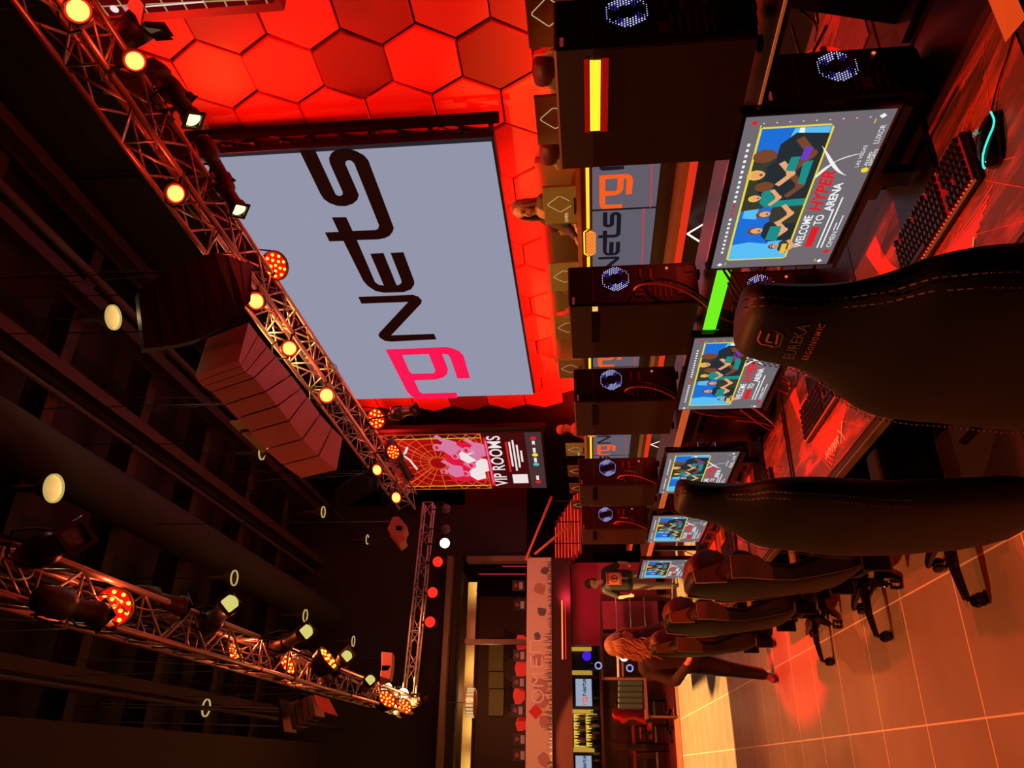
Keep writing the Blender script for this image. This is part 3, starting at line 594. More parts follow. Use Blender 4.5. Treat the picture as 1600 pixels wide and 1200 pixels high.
arr([P(x, y, 0, 4.4) for x, y in [(600, 735), (580, 735), (555, 745), (530, 765)]],
    [P(x, y, 0, 4.0) for x, y in [(590, 765), (570, 775), (545, 790), (520, 800)]], V((.1, .3, .2)), 'line_array_speaker', 'barely visible dark curved speaker array near the VIP banner screen', spkd, 5)
def smallspk(q, Y, dp, lab, back=True):
    L = [P(x, y, 1, Y) for x, y in q]; t = thing('hanging_speaker', lab, 'speaker', tuple(L[0])); o = L[0]
    b = B(); b.prism([p-o for p in L], dp); b.obj('cabinet', spk, t, bevel=.01)
    b = B(); a = (L[0]+L[3])/2-o; b.box(a+V((-.03, .1, 0)), (.06, .2, .12)); b.obj('bracket', spki, t)
    b = B(); b.cyl(a+V((.1, .15, 0)), a+V((.1, .15, 3.8)), .006, n=4); b.obj('wire', blackm, t); return t
smallspk([(613, 808), (622, 806), (636, 822), (630, 835), (634, 842), (624, 850), (605, 826)], 9.0, V((0, .35, .05)), 'small maroon faceted speaker hanging past the end of the long pink array')
smallspk([(596, 1018), (614, 1020), (613, 1045), (610, 1062), (592, 1068), (596, 1040)], 10.0, V((0, .3, .05)), 'small dark maroon speaker box beside the far end of the aisle truss')
L = [P(x, y, 1, 7.5) for x, y in [(377, 630), (395, 646), (390, 684), (370, 664)]]
t = thing('hanging_sign', 'small pink hanging sign board under the dark ceiling', 'sign', tuple(L[0])); b = B(); b.prism([p-L[0] for p in L], (0, .04, 0)); b.obj('board', mat('sign_pink', (.75, .22, .3), .5), t)
q = [p-L[0] for p in L]; ux = (q[0]-q[1]).normalized() if False else (q[1]-q[0])
A = Art(q[0]+V((0, -.003, 0)), (1, 0, 0), (0, 0, 1)); m0 = (q[0]+q[2])/2; A.rect(m0.x-.08, m0.z-.01, m0.x+.06, m0.z+.015, whitep, .002); A.rect(m0.x-.1, m0.z+.05, m0.x-.03, m0.z+.09, whitep, .002); A.obj('lettering', t)
b = B(); b.cyl((0, 0, 0), (0, 0, 2.5), .006, n=4); b.obj('wire', blackm, t)
# cage speaker under the aisle truss
p0 = P(432, 1093, 1, 9.0); t = thing('cage_speaker', 'dark open-framed speaker cradle hung by long wires below the aisle truss', 'speaker', tuple(p0))
def q9(x, y, dy=0): return P(x, y, 1, 9.0)-p0+V((0, dy, 0))
b = B()
c1 = [(432, 1092), (437, 1092), (444, 1143), (438, 1143)]; b.prism([q9(*k) for k in c1], (0, .4, 0)); b.obj('top_plate', blackm, t)
for k in range(4):
    f = k/4; g = (k+1)/4-.03; a = [(450+38*f, 1100-14*f), (450+38*g, 1100-14*g), (456+38*g, 1140-22*g), (456+38*f, 1140-22*f)]
    b = B(); b.prism([q9(*k2) for k2 in a], (0, .35, 0)); b.obj('cabinet', mat('cage_olive', (.07, .06, .035), .35), t, bevel=.006)
b = B()
for y in (1107, 1112, 1135): b.cyl(q9(436, y), q9(380, y-3)+V((0, -.2, 1.6)), .006, n=4)
b.obj('wire', steel, t)
b = B(); b.prism([q9(490, 1085), q9(513, 1092), q9(527, 1119), q9(500, 1110), q9(495, 1100)], (0, .03, 0)); b.obj('flap', mat('flap_red', (.55, .13, .13), .5), t)
# ================================================================ far end: balcony, stair, bar
ban = mat('banner_print', (.85, .56, .5), .6, tint=.03, scale=1)
t = thing('balcony_banner', 'long coral banner with pale OMEN lettering and red diamond on the balcony front', 'banner', (1.4, 17.0, 2.6))
b = B(); b.box((0, .03, .27), (5.6, .04, .54)); b.obj('cloth', ban, t)
A = Art((-2.8, .008, 0), (1, 0, 0), (0, 0, 1)); pr = mat('print_red', (.75, .03, .02), .6); pw = mat('print_pale', (1, .82, .76), .6); pb = mat('print_blue_grey', (.16, .12, .17), .6); pm = mat('print_mauve', (.55, .25, .24), .6)
def bx(x, y): p = P(x, y, 1, 17.0); return (p.x+1.4, p.z-2.6)
c = bx(837, 1112); A.poly([(c[0]-.15, c[1]), (c[0], c[1]-.15), (c[0]+.15, c[1]), (c[0], c[1]+.15)], pr, .003)
rr = random.Random(11)
for cx, cy, s in [(4.9, .3, .16), (4.4, .25, .14), (3.9, .35, .1), (3.4, .33, .16), (2.9, .3, .22), (2.6, .25, .15), (2.2, .2, .18), (1.5, .22, .15), (.9, .2, .14), (5.3, .2, .12)]:
    A.poly([(cx+s*rr.uniform(.6, 1.1)*math.cos(a), max(.02, min(.5, cy-.05+s*rr.uniform(.6, 1.1)*math.sin(a)))) for a in [k*math.pi/3.5 for k in range(7)]], pm if s > .145 else pb, .001+rr.random()*.0005)
for i in range(150):
    x = 5.5*i/150+rr.uniform(0, .05); h = rr.uniform(.03, .14)*(1.6 if 2 < x < 4 else 1); A.poly([(x-.015, .005), (x+.015, .005), (x+rr.uniform(-.04, .04), h)], pb, .002+rr.random()*.0004)
for (x0, y0), L in [(bx(840, 1088), 'O'), (bx(840, 1062), 'M'), (bx(838, 1035), 'E'), (bx(837, 1010), 'N')]:
    cx, cy, r = x0, y0, .12
    if L == 'O': A.path([(cx+r*math.cos(k*math.pi/8), cy+r*math.sin(k*math.pi/8)) for k in range(16)], .03, pw, .004, True)
    if L == 'M': A.path([(cx-r, cy-r), (cx-r, cy+r), (cx, cy), (cx+r, cy+r), (cx+r, cy-r)], .03, pw, .004)
    if L == 'E': A.path([(cx+r, cy+r), (cx-r*.7, cy+r), (cx-r*.7, cy-r), (cx+r, cy-r)], .03, pw, .004); A.line((cx-r*.7, cy), (cx+r*.8, cy), .03, pw, .0045)
    if L == 'N': A.path([(cx-r, cy-r), (cx-r, cy+r), (cx+r, cy+r), (cx+r, cy-r)], .03, pw, .004)
A.obj('print', t)
b = B(); b.box((1.4, 17.2, 2.39), (5.6, .3, .42)); b.box((1.4, 19.4, 2.85), (5.6, 4.2, .5)); struct(b.obj('trim_4', mat('balcony_fascia', (.05, .007, .007), .4)))
t = thing('neon_tube', 'glowing orange-red neon tube on the dark balcony edge under the banner', 'neon light', tuple(P(878, 985, 1, 17.0)))
a = P(878, 938, 1, 17.02)-t.location; c = P(879, 1030, 1, 17.02)-t.location; b = B(); b.cyl(a, c, .014, n=8); b.obj('tube', glow('neon_orange', (255, 120, 60), 2), t); b = B(); b.cyl(a+V((0, .02, -.07)), c+V((0, .02, -.07)), .012, n=6); b.obj('lower_tube', glow('neon_red', (235, 30, 25), 1.4), t)
# lounge on the balcony
fr = mat('balcony_frame', (.2, .1, .05), .4)
b = B(); b.box((1.4, 22.0, 4.0), (5.8, .1, 2.2)); struct(b.obj('trim_5', mat('lounge_back_wall', (.16, .05, .035), .6)))
b = B(); b.box((1.4, 19.6, 4.95), (5.8, 4.8, .12)); struct(b.obj('trim_6', mat('lounge_ceiling', (.2, .12, .06), .6)))
b = B(); b.box((4.22, 17.3, 3.8), (.12, .3, 1.5)); b.box((2.44, 17.5, 3.8), (.1, .16, 1.5)); struct(b.obj('trim_7', fr))
cove = mat('cove_plaster', (.75, .6, .3), .6)
t = thing('ceiling_cove', 'warm yellow lit plaster band under the lounge ceiling of the balcony', 'cove'); t.location = (1.5, 17.95, 4.5)
b = B(); b.box((-.3, 0, 0), (5.3, .1, .2)); b.obj('band', cove, t)
for x in (3.75, 1.95, .75, -.1): spot('cove_light', (x, 17.55, 4.3), (x, 17.95, 4.5), (1, .68, .2), 7, 120, .8, .03)
point('lounge_light', (1.5, 19.8, 4.3), (1, .45, .16), 22, .2)
t = thing('ring_chandelier', 'drum shaped ring chandelier of bright crystal strips over the balcony lounge', 'chandelier', tuple(P(736, 1098, 1, 17.45)))
b = B(); b.lathe((0, 0, -.09), (0, 0, 1), [(0, .25), (0, .29), (.17, .29), (.17, .25), (0, .25)], 36); b.obj('ring', mat('chandelier_gold', (.7, .45, .2), .3, .6), t)
for k in range(24):
    a = math.pi*2*k/24; b = B(); b.box((.292*math.cos(a), .292*math.sin(a), -.005), (.006, .05, .15), rz=a); b.obj('crystal_strip', glow('crystal_glow', (225, 180, 120)), t)
b = B(); b.cyl((0, 0, .08), (0, 0, .6), .008, n=4); b.obj('stem', fr, t)
pan = mat('lounge_panel', (.42, .3, .12), .6)
for i, (y0, y1) in enumerate([(1000, 1048), (1050, 1075), (1077, 1118)]):
    a = P(763, y1, 1, 21.8); c = P(787, y0, 1, 21.8); b = B(); b.box(((a.x+c.x)/2, 21.85, (a.z+c.z)/2), (abs(c.x-a.x), .06, abs(a.z-c.z))); tag(b.obj('wall_board', pan), 'olive padded board on the lounge back wall, %s of three from the right' % ORD[i], 'wall board', 'padded boards of the lounge')
for i, y in enumerate([1008, 1088]):
    a = P(798, y, 1, 21.93); t = thing('lattice_screen', 'dark lattice screen in the lounge, %s olive boards' % ['right under the', 'at the left end of the'][i], 'lattice', tuple(a))
    b = B()
    for k in range(-4, 5): b.cyl((k*.08-.14, 0, -.2), (k*.08+.14, 0, .2), .008, n=4); b.cyl((k*.08+.14, .02, -.2), (k*.08-.14, .02, .2), .008, n=4)
    b.obj('lattice', blackm, t)
rp = mat('lounge_red_panel', (.9, .08, .05), .4, emit=srgb(150, 12, 8), es=1)  # red hexagon panels of the lounge, glow put into the material
for i, (x, y0, y1) in enumerate([(812, 992, 1016), (811, 1028, 1060), (808, 1072, 1100), (812, 1120, 1142)]):
    a = P(x-7, y1, 1, 19.0); c = P(x+12, y0, 1, 19.0); w_, h_ = abs(c.x-a.x), abs(a.z-c.z); m0 = V(((a.x+c.x)/2, 19, (a.z+c.z)/2))
    b = B(); b.prism([m0+V((q*w_/2, 0, r*h_/2)) for q, r in [(-1, -.3), (-.5, -1), (.5, -1), (1, -.3), (1, .6), (0, 1), (-1, .6)]], (0, .05, 0)); tag(b.obj('light_box', rp), 'glowing red hexagon panel behind the balcony banner, %s from the right' % ORD[i], 'light box', 'red hexagon panels in the lounge')
for i, (x, y) in enumerate([(812, 945), (810, 915), (812, 1024), (811, 1066), (809, 1110), (812, 1155), (812, 1180)]):
    a = P(x, y, 1, 18.6); t = thing('framed_poster', 'small dark poster board in the lounge above the banner, %s from the right' % ORD[sorted([945, 915, 1024, 1066, 1110, 1155, 1180]).index(y)], 'poster', tuple(a)); b = B(); b.box((0, 0, 0), (.26, .03, .3)); b.obj('board', mat('poster_dark', (.06, .05, .05), .5), t)
    A = Art((-.12, -.017, -.14), (1, 0, 0), (0, 0, 1)); b = B(); b.cyl((0, 0, -.1), (0, 0, 3.1-a.z), .012, n=6); b.obj('post', blackm, t); A.rect(.03, .03, .2, .12, whitep, .001); A.disc(.12, .2, .05, mat('poster_red', (.6, .1, .08), .5), .001); A.obj('print', t)
for i, (a, c) in enumerate([((748, 897), (822, 897)), ((785, 885), (822, 885))]):
    p, q = P(*a, 1, 18.5), P(*c, 1, 18.5); b = B(); b.cyl(p, q, .015, n=6); tag(b.obj('light_tube', glow('lounge_line', (160, 30, 35))), 'thin red light line in the right bay of the balcony lounge, %s' % ['upper', 'lower'][i], 'light')

# stair with lit steps
t = thing('lit_staircase', 'staircase with red glowing step edges behind the far end of the stage', 'staircase', (5.0, 17.0, 0))
stepm = mat('step_panel', (.5, .1, .08), .4); rl = glow('step_light', (255, 60, 40), 1.3)
for i in range(8):
    z = 1.96+.085*i; s = B(); s.box((.05-.03*i, .1+.25*i, z-.02), (1.45, .26, .06)); so = s.obj('step', stepm, t)
    s = B(); s.box((.05-.03*i, -.04+.25*i, z+.015), (1.45-.05*i, .012, .014)); q = s.obj('step_light', rl, so)
for i in range(3):
    s = B(); s.box((-.5+.5*i, -.05, 2.25), (.02, .02, .6)); s.obj('post', blackm, t)
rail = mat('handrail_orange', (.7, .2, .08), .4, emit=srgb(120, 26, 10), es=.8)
for i, (a, c) in enumerate([((862, 768+8), (821, 880-5)), ((835, 862+4), (893, 800+18))]):
    p, q = P(*a, 1, 16.9), P(*c, 1, 16.9); b = B(); b.cyl(p, q, .03, n=8); tag(b.obj('handrail', rail, smooth=True), ['upper slanting orange handrail above the lit staircase', 'lower slanting orange handrail crossing the lit staircase'][i], 'handrail')
# purple-red wall beside the bar, behind the stage end
b = B(); b.box((3.35, 17.9, 1.2), (1.85, .12, 1.95)); tag(b.obj('partition_wall', mat('purple_panel', (.42, .07, .12), .6)), 'plain purple-red partition wall under the right end of the balcony', 'partition')

# bar
YB = 21.0
def W2(x, y, yy=YB): return P(x, y, 1, yy)
yw = mat('shelf_yellow', (.6, .42, .1), .5, emit=srgb(170, 138, 50), es=1.0); barr = mat('bar_dark_red', (.12, .03, .025), .3)
t = thing('back_bar', 'back bar with glowing yellow bottle shelves and columns under the balcony', 'bar shelf', (1.3, YB+.4, 0))
a = W2(895, 1200); c = W2(895, 988); z1 = a.z; z0 = W2(940, 1100).z
b = B(); b.box((0, .25, (z0+z1)/2+.05), (4.2, .1, z1-z0+.3)); b.obj('back_panel', mat('bar_back', (.03, .02, .02), .4), t)
for y0, y1 in [(1008, 1014), (1045, 1052), (1107, 1113), (1167, 1175)]:
    p, q = W2(895, y0), W2(920, y1); b = B(); b.box(((p.x+q.x)/2-1.3, 0, (z0+z1)/2+.12), (abs(p.x-q.x), .08, (z1-z0)*.75)); b.obj('column', yw, t)
p, q = W2(895, 1113), W2(935, 1167); sx0, sx1 = q.x, p.x
b = B(); b.box(((sx0+sx1)/2-1.3, .18, (p.z+q.z)/2), (sx1-sx0, .04, p.z-q.z)); b.obj('lit_panel', glow('shelf_glow', (226, 186, 70)), t)
for zz in (q.z, (p.z+q.z)/2, p.z): b = B(); b.box(((sx0+sx1)/2-1.3, .02, zz), (sx1-sx0, .3, .02)); b.obj('shelf', barr, t)
bm_ = [mat('bottle_dark', (.03, .02, .01), .15), mat('bottle_amber', (.35, .12, .02), .15), mat('bottle_clear', (.5, .45, .35), .15), mat('bottle_green', (.04, .1, .03), .15)]
bp = None
def bottle(m):
    b = B(); b.lathe((0, 0, 0), (0, 0, 1), [(0, .001), (0, .035), (.16, .035), (.2, .014), (.27, .013), (.27, .001)], 10); return b.obj('bottle', m, smooth=True)
bmesh_ = {}
for row, zz in enumerate((q.z+.01, (p.z+q.z)/2+.01)):
    for i in range(11):
        m = bm_[(i*7+row*3) % 4]; x = sx0+.06+(sx1-sx0-.12)*i/10
        if m.name not in bmesh_: bmesh_[m.name] = o = bottle(m)
        else: o = bmesh_[m.name].copy(); COL.objects.link(o)
        o.location = (x, YB+.36, zz); o.scale = (1, 1, .8+.35*((i*5+row) % 3)/2)
        tag(o, '%s bottle on the %s lit bar shelf, %s from the left' % (m.name.split('_')[1], ['lower', 'upper'][row], ORD[i]), 'bottle', 'bottles on the lit bar shelves')
for i in range(16):
    x = W2(930, 1200-11*i).x; m = bm_[i % 4]; o = bmesh_[m.name].copy(); COL.objects.link(o); o.location = (x, YB+.1, W2(937, 1100).z+.02)
    tag(o, '%s bottle standing on the bar counter, %s from the left' % (m.name.split('_')[1], ORD[i]), 'bottle', 'bottles on the bar counter')
t = thing('bar_counter', 'long dark red bar counter under the balcony', 'bar counter', (0, YB, 0)); zc = W2(938, 1100).z
b = B(); b.box((1.0, 0, zc-.03), (4.4, .6, .07)); b.obj('counter_top', mat('counter_wood', (.25, .06, .04), .25), t)
b = B(); b.box((1.0, .1, zc/2), (4.3, .4, zc-.06)); b.obj('front', mat('counter_front_olive', (.1, .07, .035), .4), t)
for k in range(6): b = B(); b.box((-.9+.75*k, -.12, zc/2), (.05, .04, zc-.1)); b.obj('front_post', barr, t)
for i, (y0, y1) in enumerate([(1061, 1103), (1181, 1223)]):
    p, q = W2(900, y1, 20.8), W2(924, y0, 20.8); wd, h = q.x-p.x, p.z-q.z; t = thing('bar_television', 'television showing the gNets logo over the bar, %s the lit shelves' % ['right of', 'left of'][i], 'television', (p.x, 20.8, q.z))
    b = B(); b.box((wd/2, .04, h/2), (wd*1.12, .06, h*1.2), bev=.01); b.obj('frame', black, t)
    b = B(); b.box((wd/2, .4, h/2), (.06, .7, .06)); b.obj('wall_bracket', blackm, t)
    A = Art((0, 0, 0), (1, 0, 0), (0, 0, 1)); A.rect(0, 0, wd, h, glow('tv_grey', (150, 165, 190)), .003); logo(A, wd/6.9, .03, 0, fdk, for_, .006); A.obj('screen', t)
t = thing('globe_lamp', 'glowing violet-blue globe at the right end of the bar', 'lamp', tuple(W2(917, 1025, 20.7))); b = B(); b.ball((0, 0, 0), .12, 14); b.obj('globe', glow('globe_blue', (70, 30, 225)), t, True); b = B(); b.cyl((0, 0, -.2), (0, 0, -.1), .05, n=10); b.obj('base', blackm, t)
t = thing('niche_light', 'small blue lamp in a pale niche above the globe', 'lamp', tuple(W2(910, 996, 20.9))); b = B(); b.box((0, 0, 0), (.22, .1, .1), bev=.03); b.obj('lamp', glow('niche_blue', (70, 130, 255)), t); b = B(); b.box((0, .1, -.02), (.4, .04, .42)); b.obj('niche', mat('niche_pale', (.5, .45, .35), .5, emit=srgb(120, 110, 80), es=.8), t)
point('bar_light', (1.2, 20.0, 2.1), (1, .55, .2), 10, .1)
# bar stools
def stool(loc, lab):
    t = thing('bar_stool', lab, 'stool', loc, 0, 'stools along the bar')
    b = B(); b.box((0, 0, .8), (.4, .38, .07), bev=.02); b.obj('seat', mat('stool_cushion', (.3, .05, .04), .5), t)
    for x in (-.17, .17):
        for y in (-.16, .16): b = B(); b.cyl((x, y, .78), (x*1.2, y*1.2, 0), .015, n=6); b.obj('leg', blackm, t)
    b = B(); b.box((0, .18, 1.05), (.4, .03, .3), bev=.01); b.obj('backrest', black, t)
    b = B(); b.box((0, -.17, .28), (.38, .02, .02)); b.box((0, .17, .28), (.38, .02, .02)); b.obj('foot_rail', steel, t); return t
S0 = None
for i, x in enumerate([-.4, .15, .7, 1.25]):
    lab = 'black bar stool with dark red seat before the bar, %s from the left' % ORD[i]
    S0 = stool((x, 20.0, .015), lab) if S0 is None else S0
    if i: dup(S0, (x, 20.0, .015), 0, lab)
# computer rack near the bar
p = P(940, 1060, 1, 17.3); q = P(1050, 985, 1, 17.3); t = thing('computer_rack', 'dark open rack with glowing round fans standing before the bar', 'rack', (p.x, 17.3, 0)); wd = q.x-p.x; H1 = p.z
for x in (0, wd): b = B(); b.box((x, .2, H1/2), (.05, .4, H1)); b.obj('post', barr, t)
for z in (.12, .62, 1.1, H1-.02): b = B(); b.box((wd/2, .2, z), (wd, .42, .04)); b.obj('shelf', barr, t)
b = B(); b.box((wd/2, .4, H1/2), (wd, .02, H1)); b.obj('back', darkr, t)
for i, (x, y) in enumerate([(935, 1040), (984, 1044), (967, 1020), (975, 1026)]):
    c = P(x, y, 1, 17.28)-t.location; b = B(); m = glow('rack_fan', (150, 160, 220)) if i < 2 else glow('rack_white', (235, 240, 230), 1.5)
    b.lathe(c, (0, -1, 0), [(0, .05), (.01, .06), (.012, .075), (0, .08)] if i < 2 else [(0, .02), (.01, .03), (.012, .09), (0, .1)], 18); b.obj('fan_light', m, t)
t = thing('neon_tube', 'upright glowing orange neon tube beside the computer rack', 'neon light', tuple(P(965, 1056, 1, 17.1))); a = P(957, 1025, 1, 17.1)-t.location
b = B(); b.cyl(P(965, 1022, 1, 17.1)-t.location, P(966, 1058, 1, 17.1)-t.location, .022, n=8); b.obj('tube', glow('neon_salmon', (255, 140, 90), 1.3), t); b = B(); q2 = P(966, 1058, 1, 17.1)-t.location; b.cyl(q2, (q2.x, q2.y, .02-t.location.z), .01, n=6); b.obj('stand', blackm, t)
# shelf of stacked headsets / cases beside the rack
for i in range(5):
    p = P(985, 1068+i*9, 1, 17.5); b = B(); b.box((0, 0, 0), (.11, .3, .52), bev=.02); o = b.obj('equipment_case', mat('case_grey', (.02, .02, .022), .4)); o.location = (p.x, 17.5, p.z)
    tag(o, 'upright dark grey equipment case on the table by the bar, %s from the right' % ORD[i], 'case', 'upright cases by the bar')
pt = P(1002, 1068, 1, 15.0); t = thing('high_table', 'dark high table carrying the row of grey cases by the bar', 'table', (P(1000, 1090, 1, 17.5).x, 17.5, 0)); zt = P(985, 1068, 1, 17.5).z-.27
b = B(); b.box((0, 0, zt-.03), (.85, .55, .05)); b.obj('table_top', barr, t)
for x in (-.38, .38):
    for y in (-.23, .23): b = B(); b.box((x, y, zt/2-.03), (.04, .04, zt-.06)); b.obj('leg', barr, t)
# far bar table near the standing person
p = P(940, 925, 1, 17.0); q = P(1010, 945, 1, 17.0); t = thing('side_table', 'slim dark table with chrome rails behind the person in the black shirt', 'table', (2.9, 17.0, 0)); zt = 1.52
b = B(); b.box((0, 0, zt), (.9, .5, .05)); b.obj('table_top', barr, t)
for x in (-.4, .4): b = B(); b.box((x, 0, zt/2), (.05, .45, zt-.05)); b.obj('leg', barr, t)
for z in (.6, .9, 1.2): b = B(); b.cyl((-.4, -.2, z), (.4, -.2, z), .012, n=6); b.obj('rail', steel, t)
# ================================================================ near desks
TZ = .78
deskm = mat('desk_top_black', (.04, .022, .015), .4, spec=.25); edge = mat('desk_edge', (.15, .11, .07), .35)
def mat_mat():
    m = bpy.data.materials.new('mouse_mat_print'); m.use_nodes = True; nt = m.node_tree; b = nt.nodes['Principled BSDF']; L = nt.links.new
    tc = nt.nodes.new('ShaderNodeTexCoord'); mp = nt.nodes.new('ShaderNodeMapping'); mp.inputs['Scale'].default_value = (1, .18, 1); mp.inputs['Rotation'].default_value = (0, 0, R(-24)); L(tc.outputs['Object'], mp.inputs[0])
    n = nt.nodes.new('ShaderNodeTexNoise'); n.inputs['Scale'].default_value = 14; n.inputs['Detail'].default_value = 8; n.inputs['Roughness'].default_value = .7; n.inputs['Distortion'].default_value = 1.2; L(mp.outputs[0], n.inputs['Vector'])
    n2 = nt.nodes.new('ShaderNodeTexNoise'); n2.inputs['Scale'].default_value = 3; L(tc.outputs['Object'], n2.inputs['Vector'])
    r = nt.nodes.new('ShaderNodeValToRGB'); r.color_ramp.elements[0].position = .5; r.color_ramp.elements[0].color = (.16, .05, .035, 1); r.color_ramp.elements[1].position = .74; r.color_ramp.elements[1].color = (.85, .1, .06, 1)
    ad = nt.nodes.new('ShaderNodeMath'); ad.operation = 'MULTIPLY_ADD'; L(n2.outputs['Fac'], ad.inputs[0]); ad.inputs[1].default_value = .35; L(n.outputs['Fac'], ad.inputs[2])
    sb = nt.nodes.new('ShaderNodeMath'); sb.operation = 'SUBTRACT'; L(ad.outputs[0], sb.inputs[0]); sb.inputs[1].default_value = .17; L(sb.outputs[0], r.inputs[0])
    L(r.outputs[0], b.inputs['Base Color']); b.inputs['Roughness'].default_value = .5; return m
mmat = mat_mat(); streak = mat('mat_streak_red', (.9, .07, .045), .5); matp = mat('mat_letter', (.85, .8, .75), .5)
SY = [1.78, 2.9, 4.06, 5.22, 6.38]   # centres of the five stations
NM = ['nearest', 'second', 'third', 'fourth', 'farthest']
def desk(loc, lab):
    t = thing('gaming_desk', lab, 'desk', loc, 0, 'row of gaming desks')
    b = B(); b.box((.42, 0, -.018), (.84, 1.15, .036), bev=.008); b.obj('desktop', deskm, t)
    b = B(); b.box((.004, 0, -.018), (.012, 1.15, .03)); b.obj('edge_strip', edge, t)
    for y in (-.5, .5): b = B(); b.box((.45, y, -.4), (.6, .05, .72)); b.box((.45, y, -.755), (.7, .07, .04)); b.obj('leg', blackm, t)
    b = B(); b.box((.75, 0, -.28), (.02, 1.0, .4)); b.obj('modesty_panel', black, t); return t
D0 = None
for i, y in enumerate([.62]+SY):
    lab = 'black gaming desk, %s station of the row, with red streaked mat' % (['cut off', ]+NM)[i]
    if D0 is None: D0 = desk((1.03, y, TZ), lab)
    else: dup(D0, (1.03, y, TZ), 0, lab)
def mousemat(loc, lab):
    t = thing('desk_mat', lab, 'desk mat', loc, 0, 'printed desk mats')
    b = B(); b.box((.26, 0, .0015), (.52, 1.08, .003)); b.obj('pad', mmat, t)
    A = Art((0, .54, .003), (0, -1, 0), (1, 0, 0))
    rr = random.Random(4)
    # tapered red swoosh running from the rear edge towards the lettering, fraying into thin threads
    for k in range(16):
        q = k/15; A.path(bez((.12+.1*q, .51), (.2+.05*q, .34-.03*q), (.3+.1*q, .18-.1*q+.06*q*q), (.5+.35*q, .01+.16*q), 14), .004+.012*math.sin(math.pi*q), streak, .0006+k*4e-6)
    for k in range(26):
        a0, a1, m_ = rr.uniform(.35, 1.0), rr.uniform(.4, 1.05), rr.uniform(.3, .95); b0, b1 = rr.uniform(0, .2), rr.uniform(.3, .5); A.path([(a0, b0), (m_, (b0+b1)/2), (a1, b1)], .0022, streak, .0009+k*1e-5)
    A.text('HYPER', .46, .06, .045, matp, .0016, .19, .35, .02); A.path([(.665, .05), (.72, .12)], .008, matp, .0016); A.path([(.655, .11), (.69, .085), (.72, .045)], .006, matp, .0017)
    A.obj('print', t); return t
M0_ = None
for i, y in enumerate([.62]+SY):
    lab = 'dark desk mat with red swoosh print at the %s station' % (['cut off']+NM)[i]
    if M0_ is None: M0_ = mousemat((1.06, y, TZ+.001), lab)
    else: dup(M0_, (1.06, y, TZ+.001), 0, lab)
# keyboards
keyc = mat('key_cap', (.03, .02, .025), .3); keyl = glow('key_light_red', (255, 45, 30), 2.2)
def keyboard(loc, rz, lab):
    t = thing('keyboard', lab, 'keyboard', loc, rz, 'red backlit keyboards')
    b = B(); b.box((0, 0, .012), (.155, .46, .02), bev=.005); b.obj('case', black, t)
    b = B(); b.box((0, 0, .0225), (.135, .44, .001)); b.obj('backlight', glow('backlight_red', (165, 12, 10)), t)
    kb = B(); n = 0; cl = B()
    keys = []
    for r in range(6):
        x = .062-.0235*r-(.004 if r else 0)
        for c in range(22):
            y = .207-.0197*c
            if r == 5 and 3 <= c <= 8: continue
            if c == 15 or (r in (3, 4) and c in (16, 18) and r == 3) or (r == 0 and c in (1, 6, 11)): continue
            w_ = .0165
            keys.append((x, y, w_))
    keys.append((.062-.0235*5-.004, .207-.0197*5.5, .11))
    # the 98 nearest keys each a part, the rest together
    keys.sort(key=lambda k: k[1])
    def cap(b, x, y, w_): b.prism([(x-.009, y-w_/2, .023), (x+.009, y-w_/2, .023), (x+.009, y+w_/2, .023), (x-.009, y+w_/2, .023)], (0, 0, .001)); b.loft([[(x-.009, y-w_/2, .024), (x+.009, y-w_/2, .024), (x+.009, y+w_/2, .024), (x-.009, y+w_/2, .024)], [(x-.006, y-w_/2+.003, .034), (x+.007, y-w_/2+.003, .034), (x+.007, y+w_/2-.003, .034), (x-.006, y+w_/2-.003, .034)]])
    c0 = B(); cap(c0, 0, 0, .0165); base = c0.obj('key', keyc, t); base.location = (keys[0][0], keys[0][1], 0)
    for x, y, w_ in keys[1:98]:
        if w_ > .02: continue
        o = base.copy(); COL.objects.link(o); o.parent = t; o.location = (x, y, 0)
    rest = B(); [cap(rest, *k) for k in keys[98:]+[k for k in keys[:98] if k[2] > .02]]; o = rest.obj('keys', keyc, t); o['kind'] = 'stuff'
    b = B()
    for i in range(30): b.ball((-.071, -.215+.0148*i, .0235), .0028, 6)
    b.obj('front_light', keyl, t)
    return t
K0 = keyboard((1.345, 1.72, TZ+.004), 0, 'red backlit keyboard on the nearest desk, its far end hidden by the big black chair')
for i, y in enumerate(SY[1:]): dup(K0, (1.335, y-.0, TZ+.004), 0, 'red backlit keyboard on the %s desk' % NM[i+1])
# mouse with teal light line
t = thing('gaming_mouse', 'black mouse with teal light line resting beside the nearest keyboard', 'mouse', (1.31, 1.41, TZ+.004), R(-25))
b = B(); b.loft([[(x, yw*math.cos(a), .002+h*max(0, math.sin(a))) for a in [math.pi*k/8 for k in range(9)]] for x, yw, h in [(-.065, .01, .012), (-.055, .03, .03), (-.03, .036, .04), (0, .033, .042), (.03, .032, .034), (.055, .03, .02), (.064, .02, .01)]], caps=True, closed=True); b.obj('shell', gloss, t, True)
b = B(); b.tube([(.06, -.02, .02), (.03, -.034, .018), (-.01, -.03, .036), (-.04, -.02, .042), (-.06, .004, .03), (-.058, .03, .012), (-.03, .037, .012), (-.01, .036, .012)], .0022, 5, 2); b.obj('light_line', glow('teal_light', (50, 235, 200), 1.6), t)
A = Art((.045, .02, .036), (0, -1, 0), (1, 0, 0)); A.text('HX', .0, -.03, .02, glow('teal_mark', (40, 200, 175)), .006); A.obj('emblem', t)
b = B(); b.tube([(.06, 0, .01), (.12, -.02, .004), (.2, -.1, .004), (.26, -.1, .004)], .002, 5, 2); b.obj('cord', cablem, t)
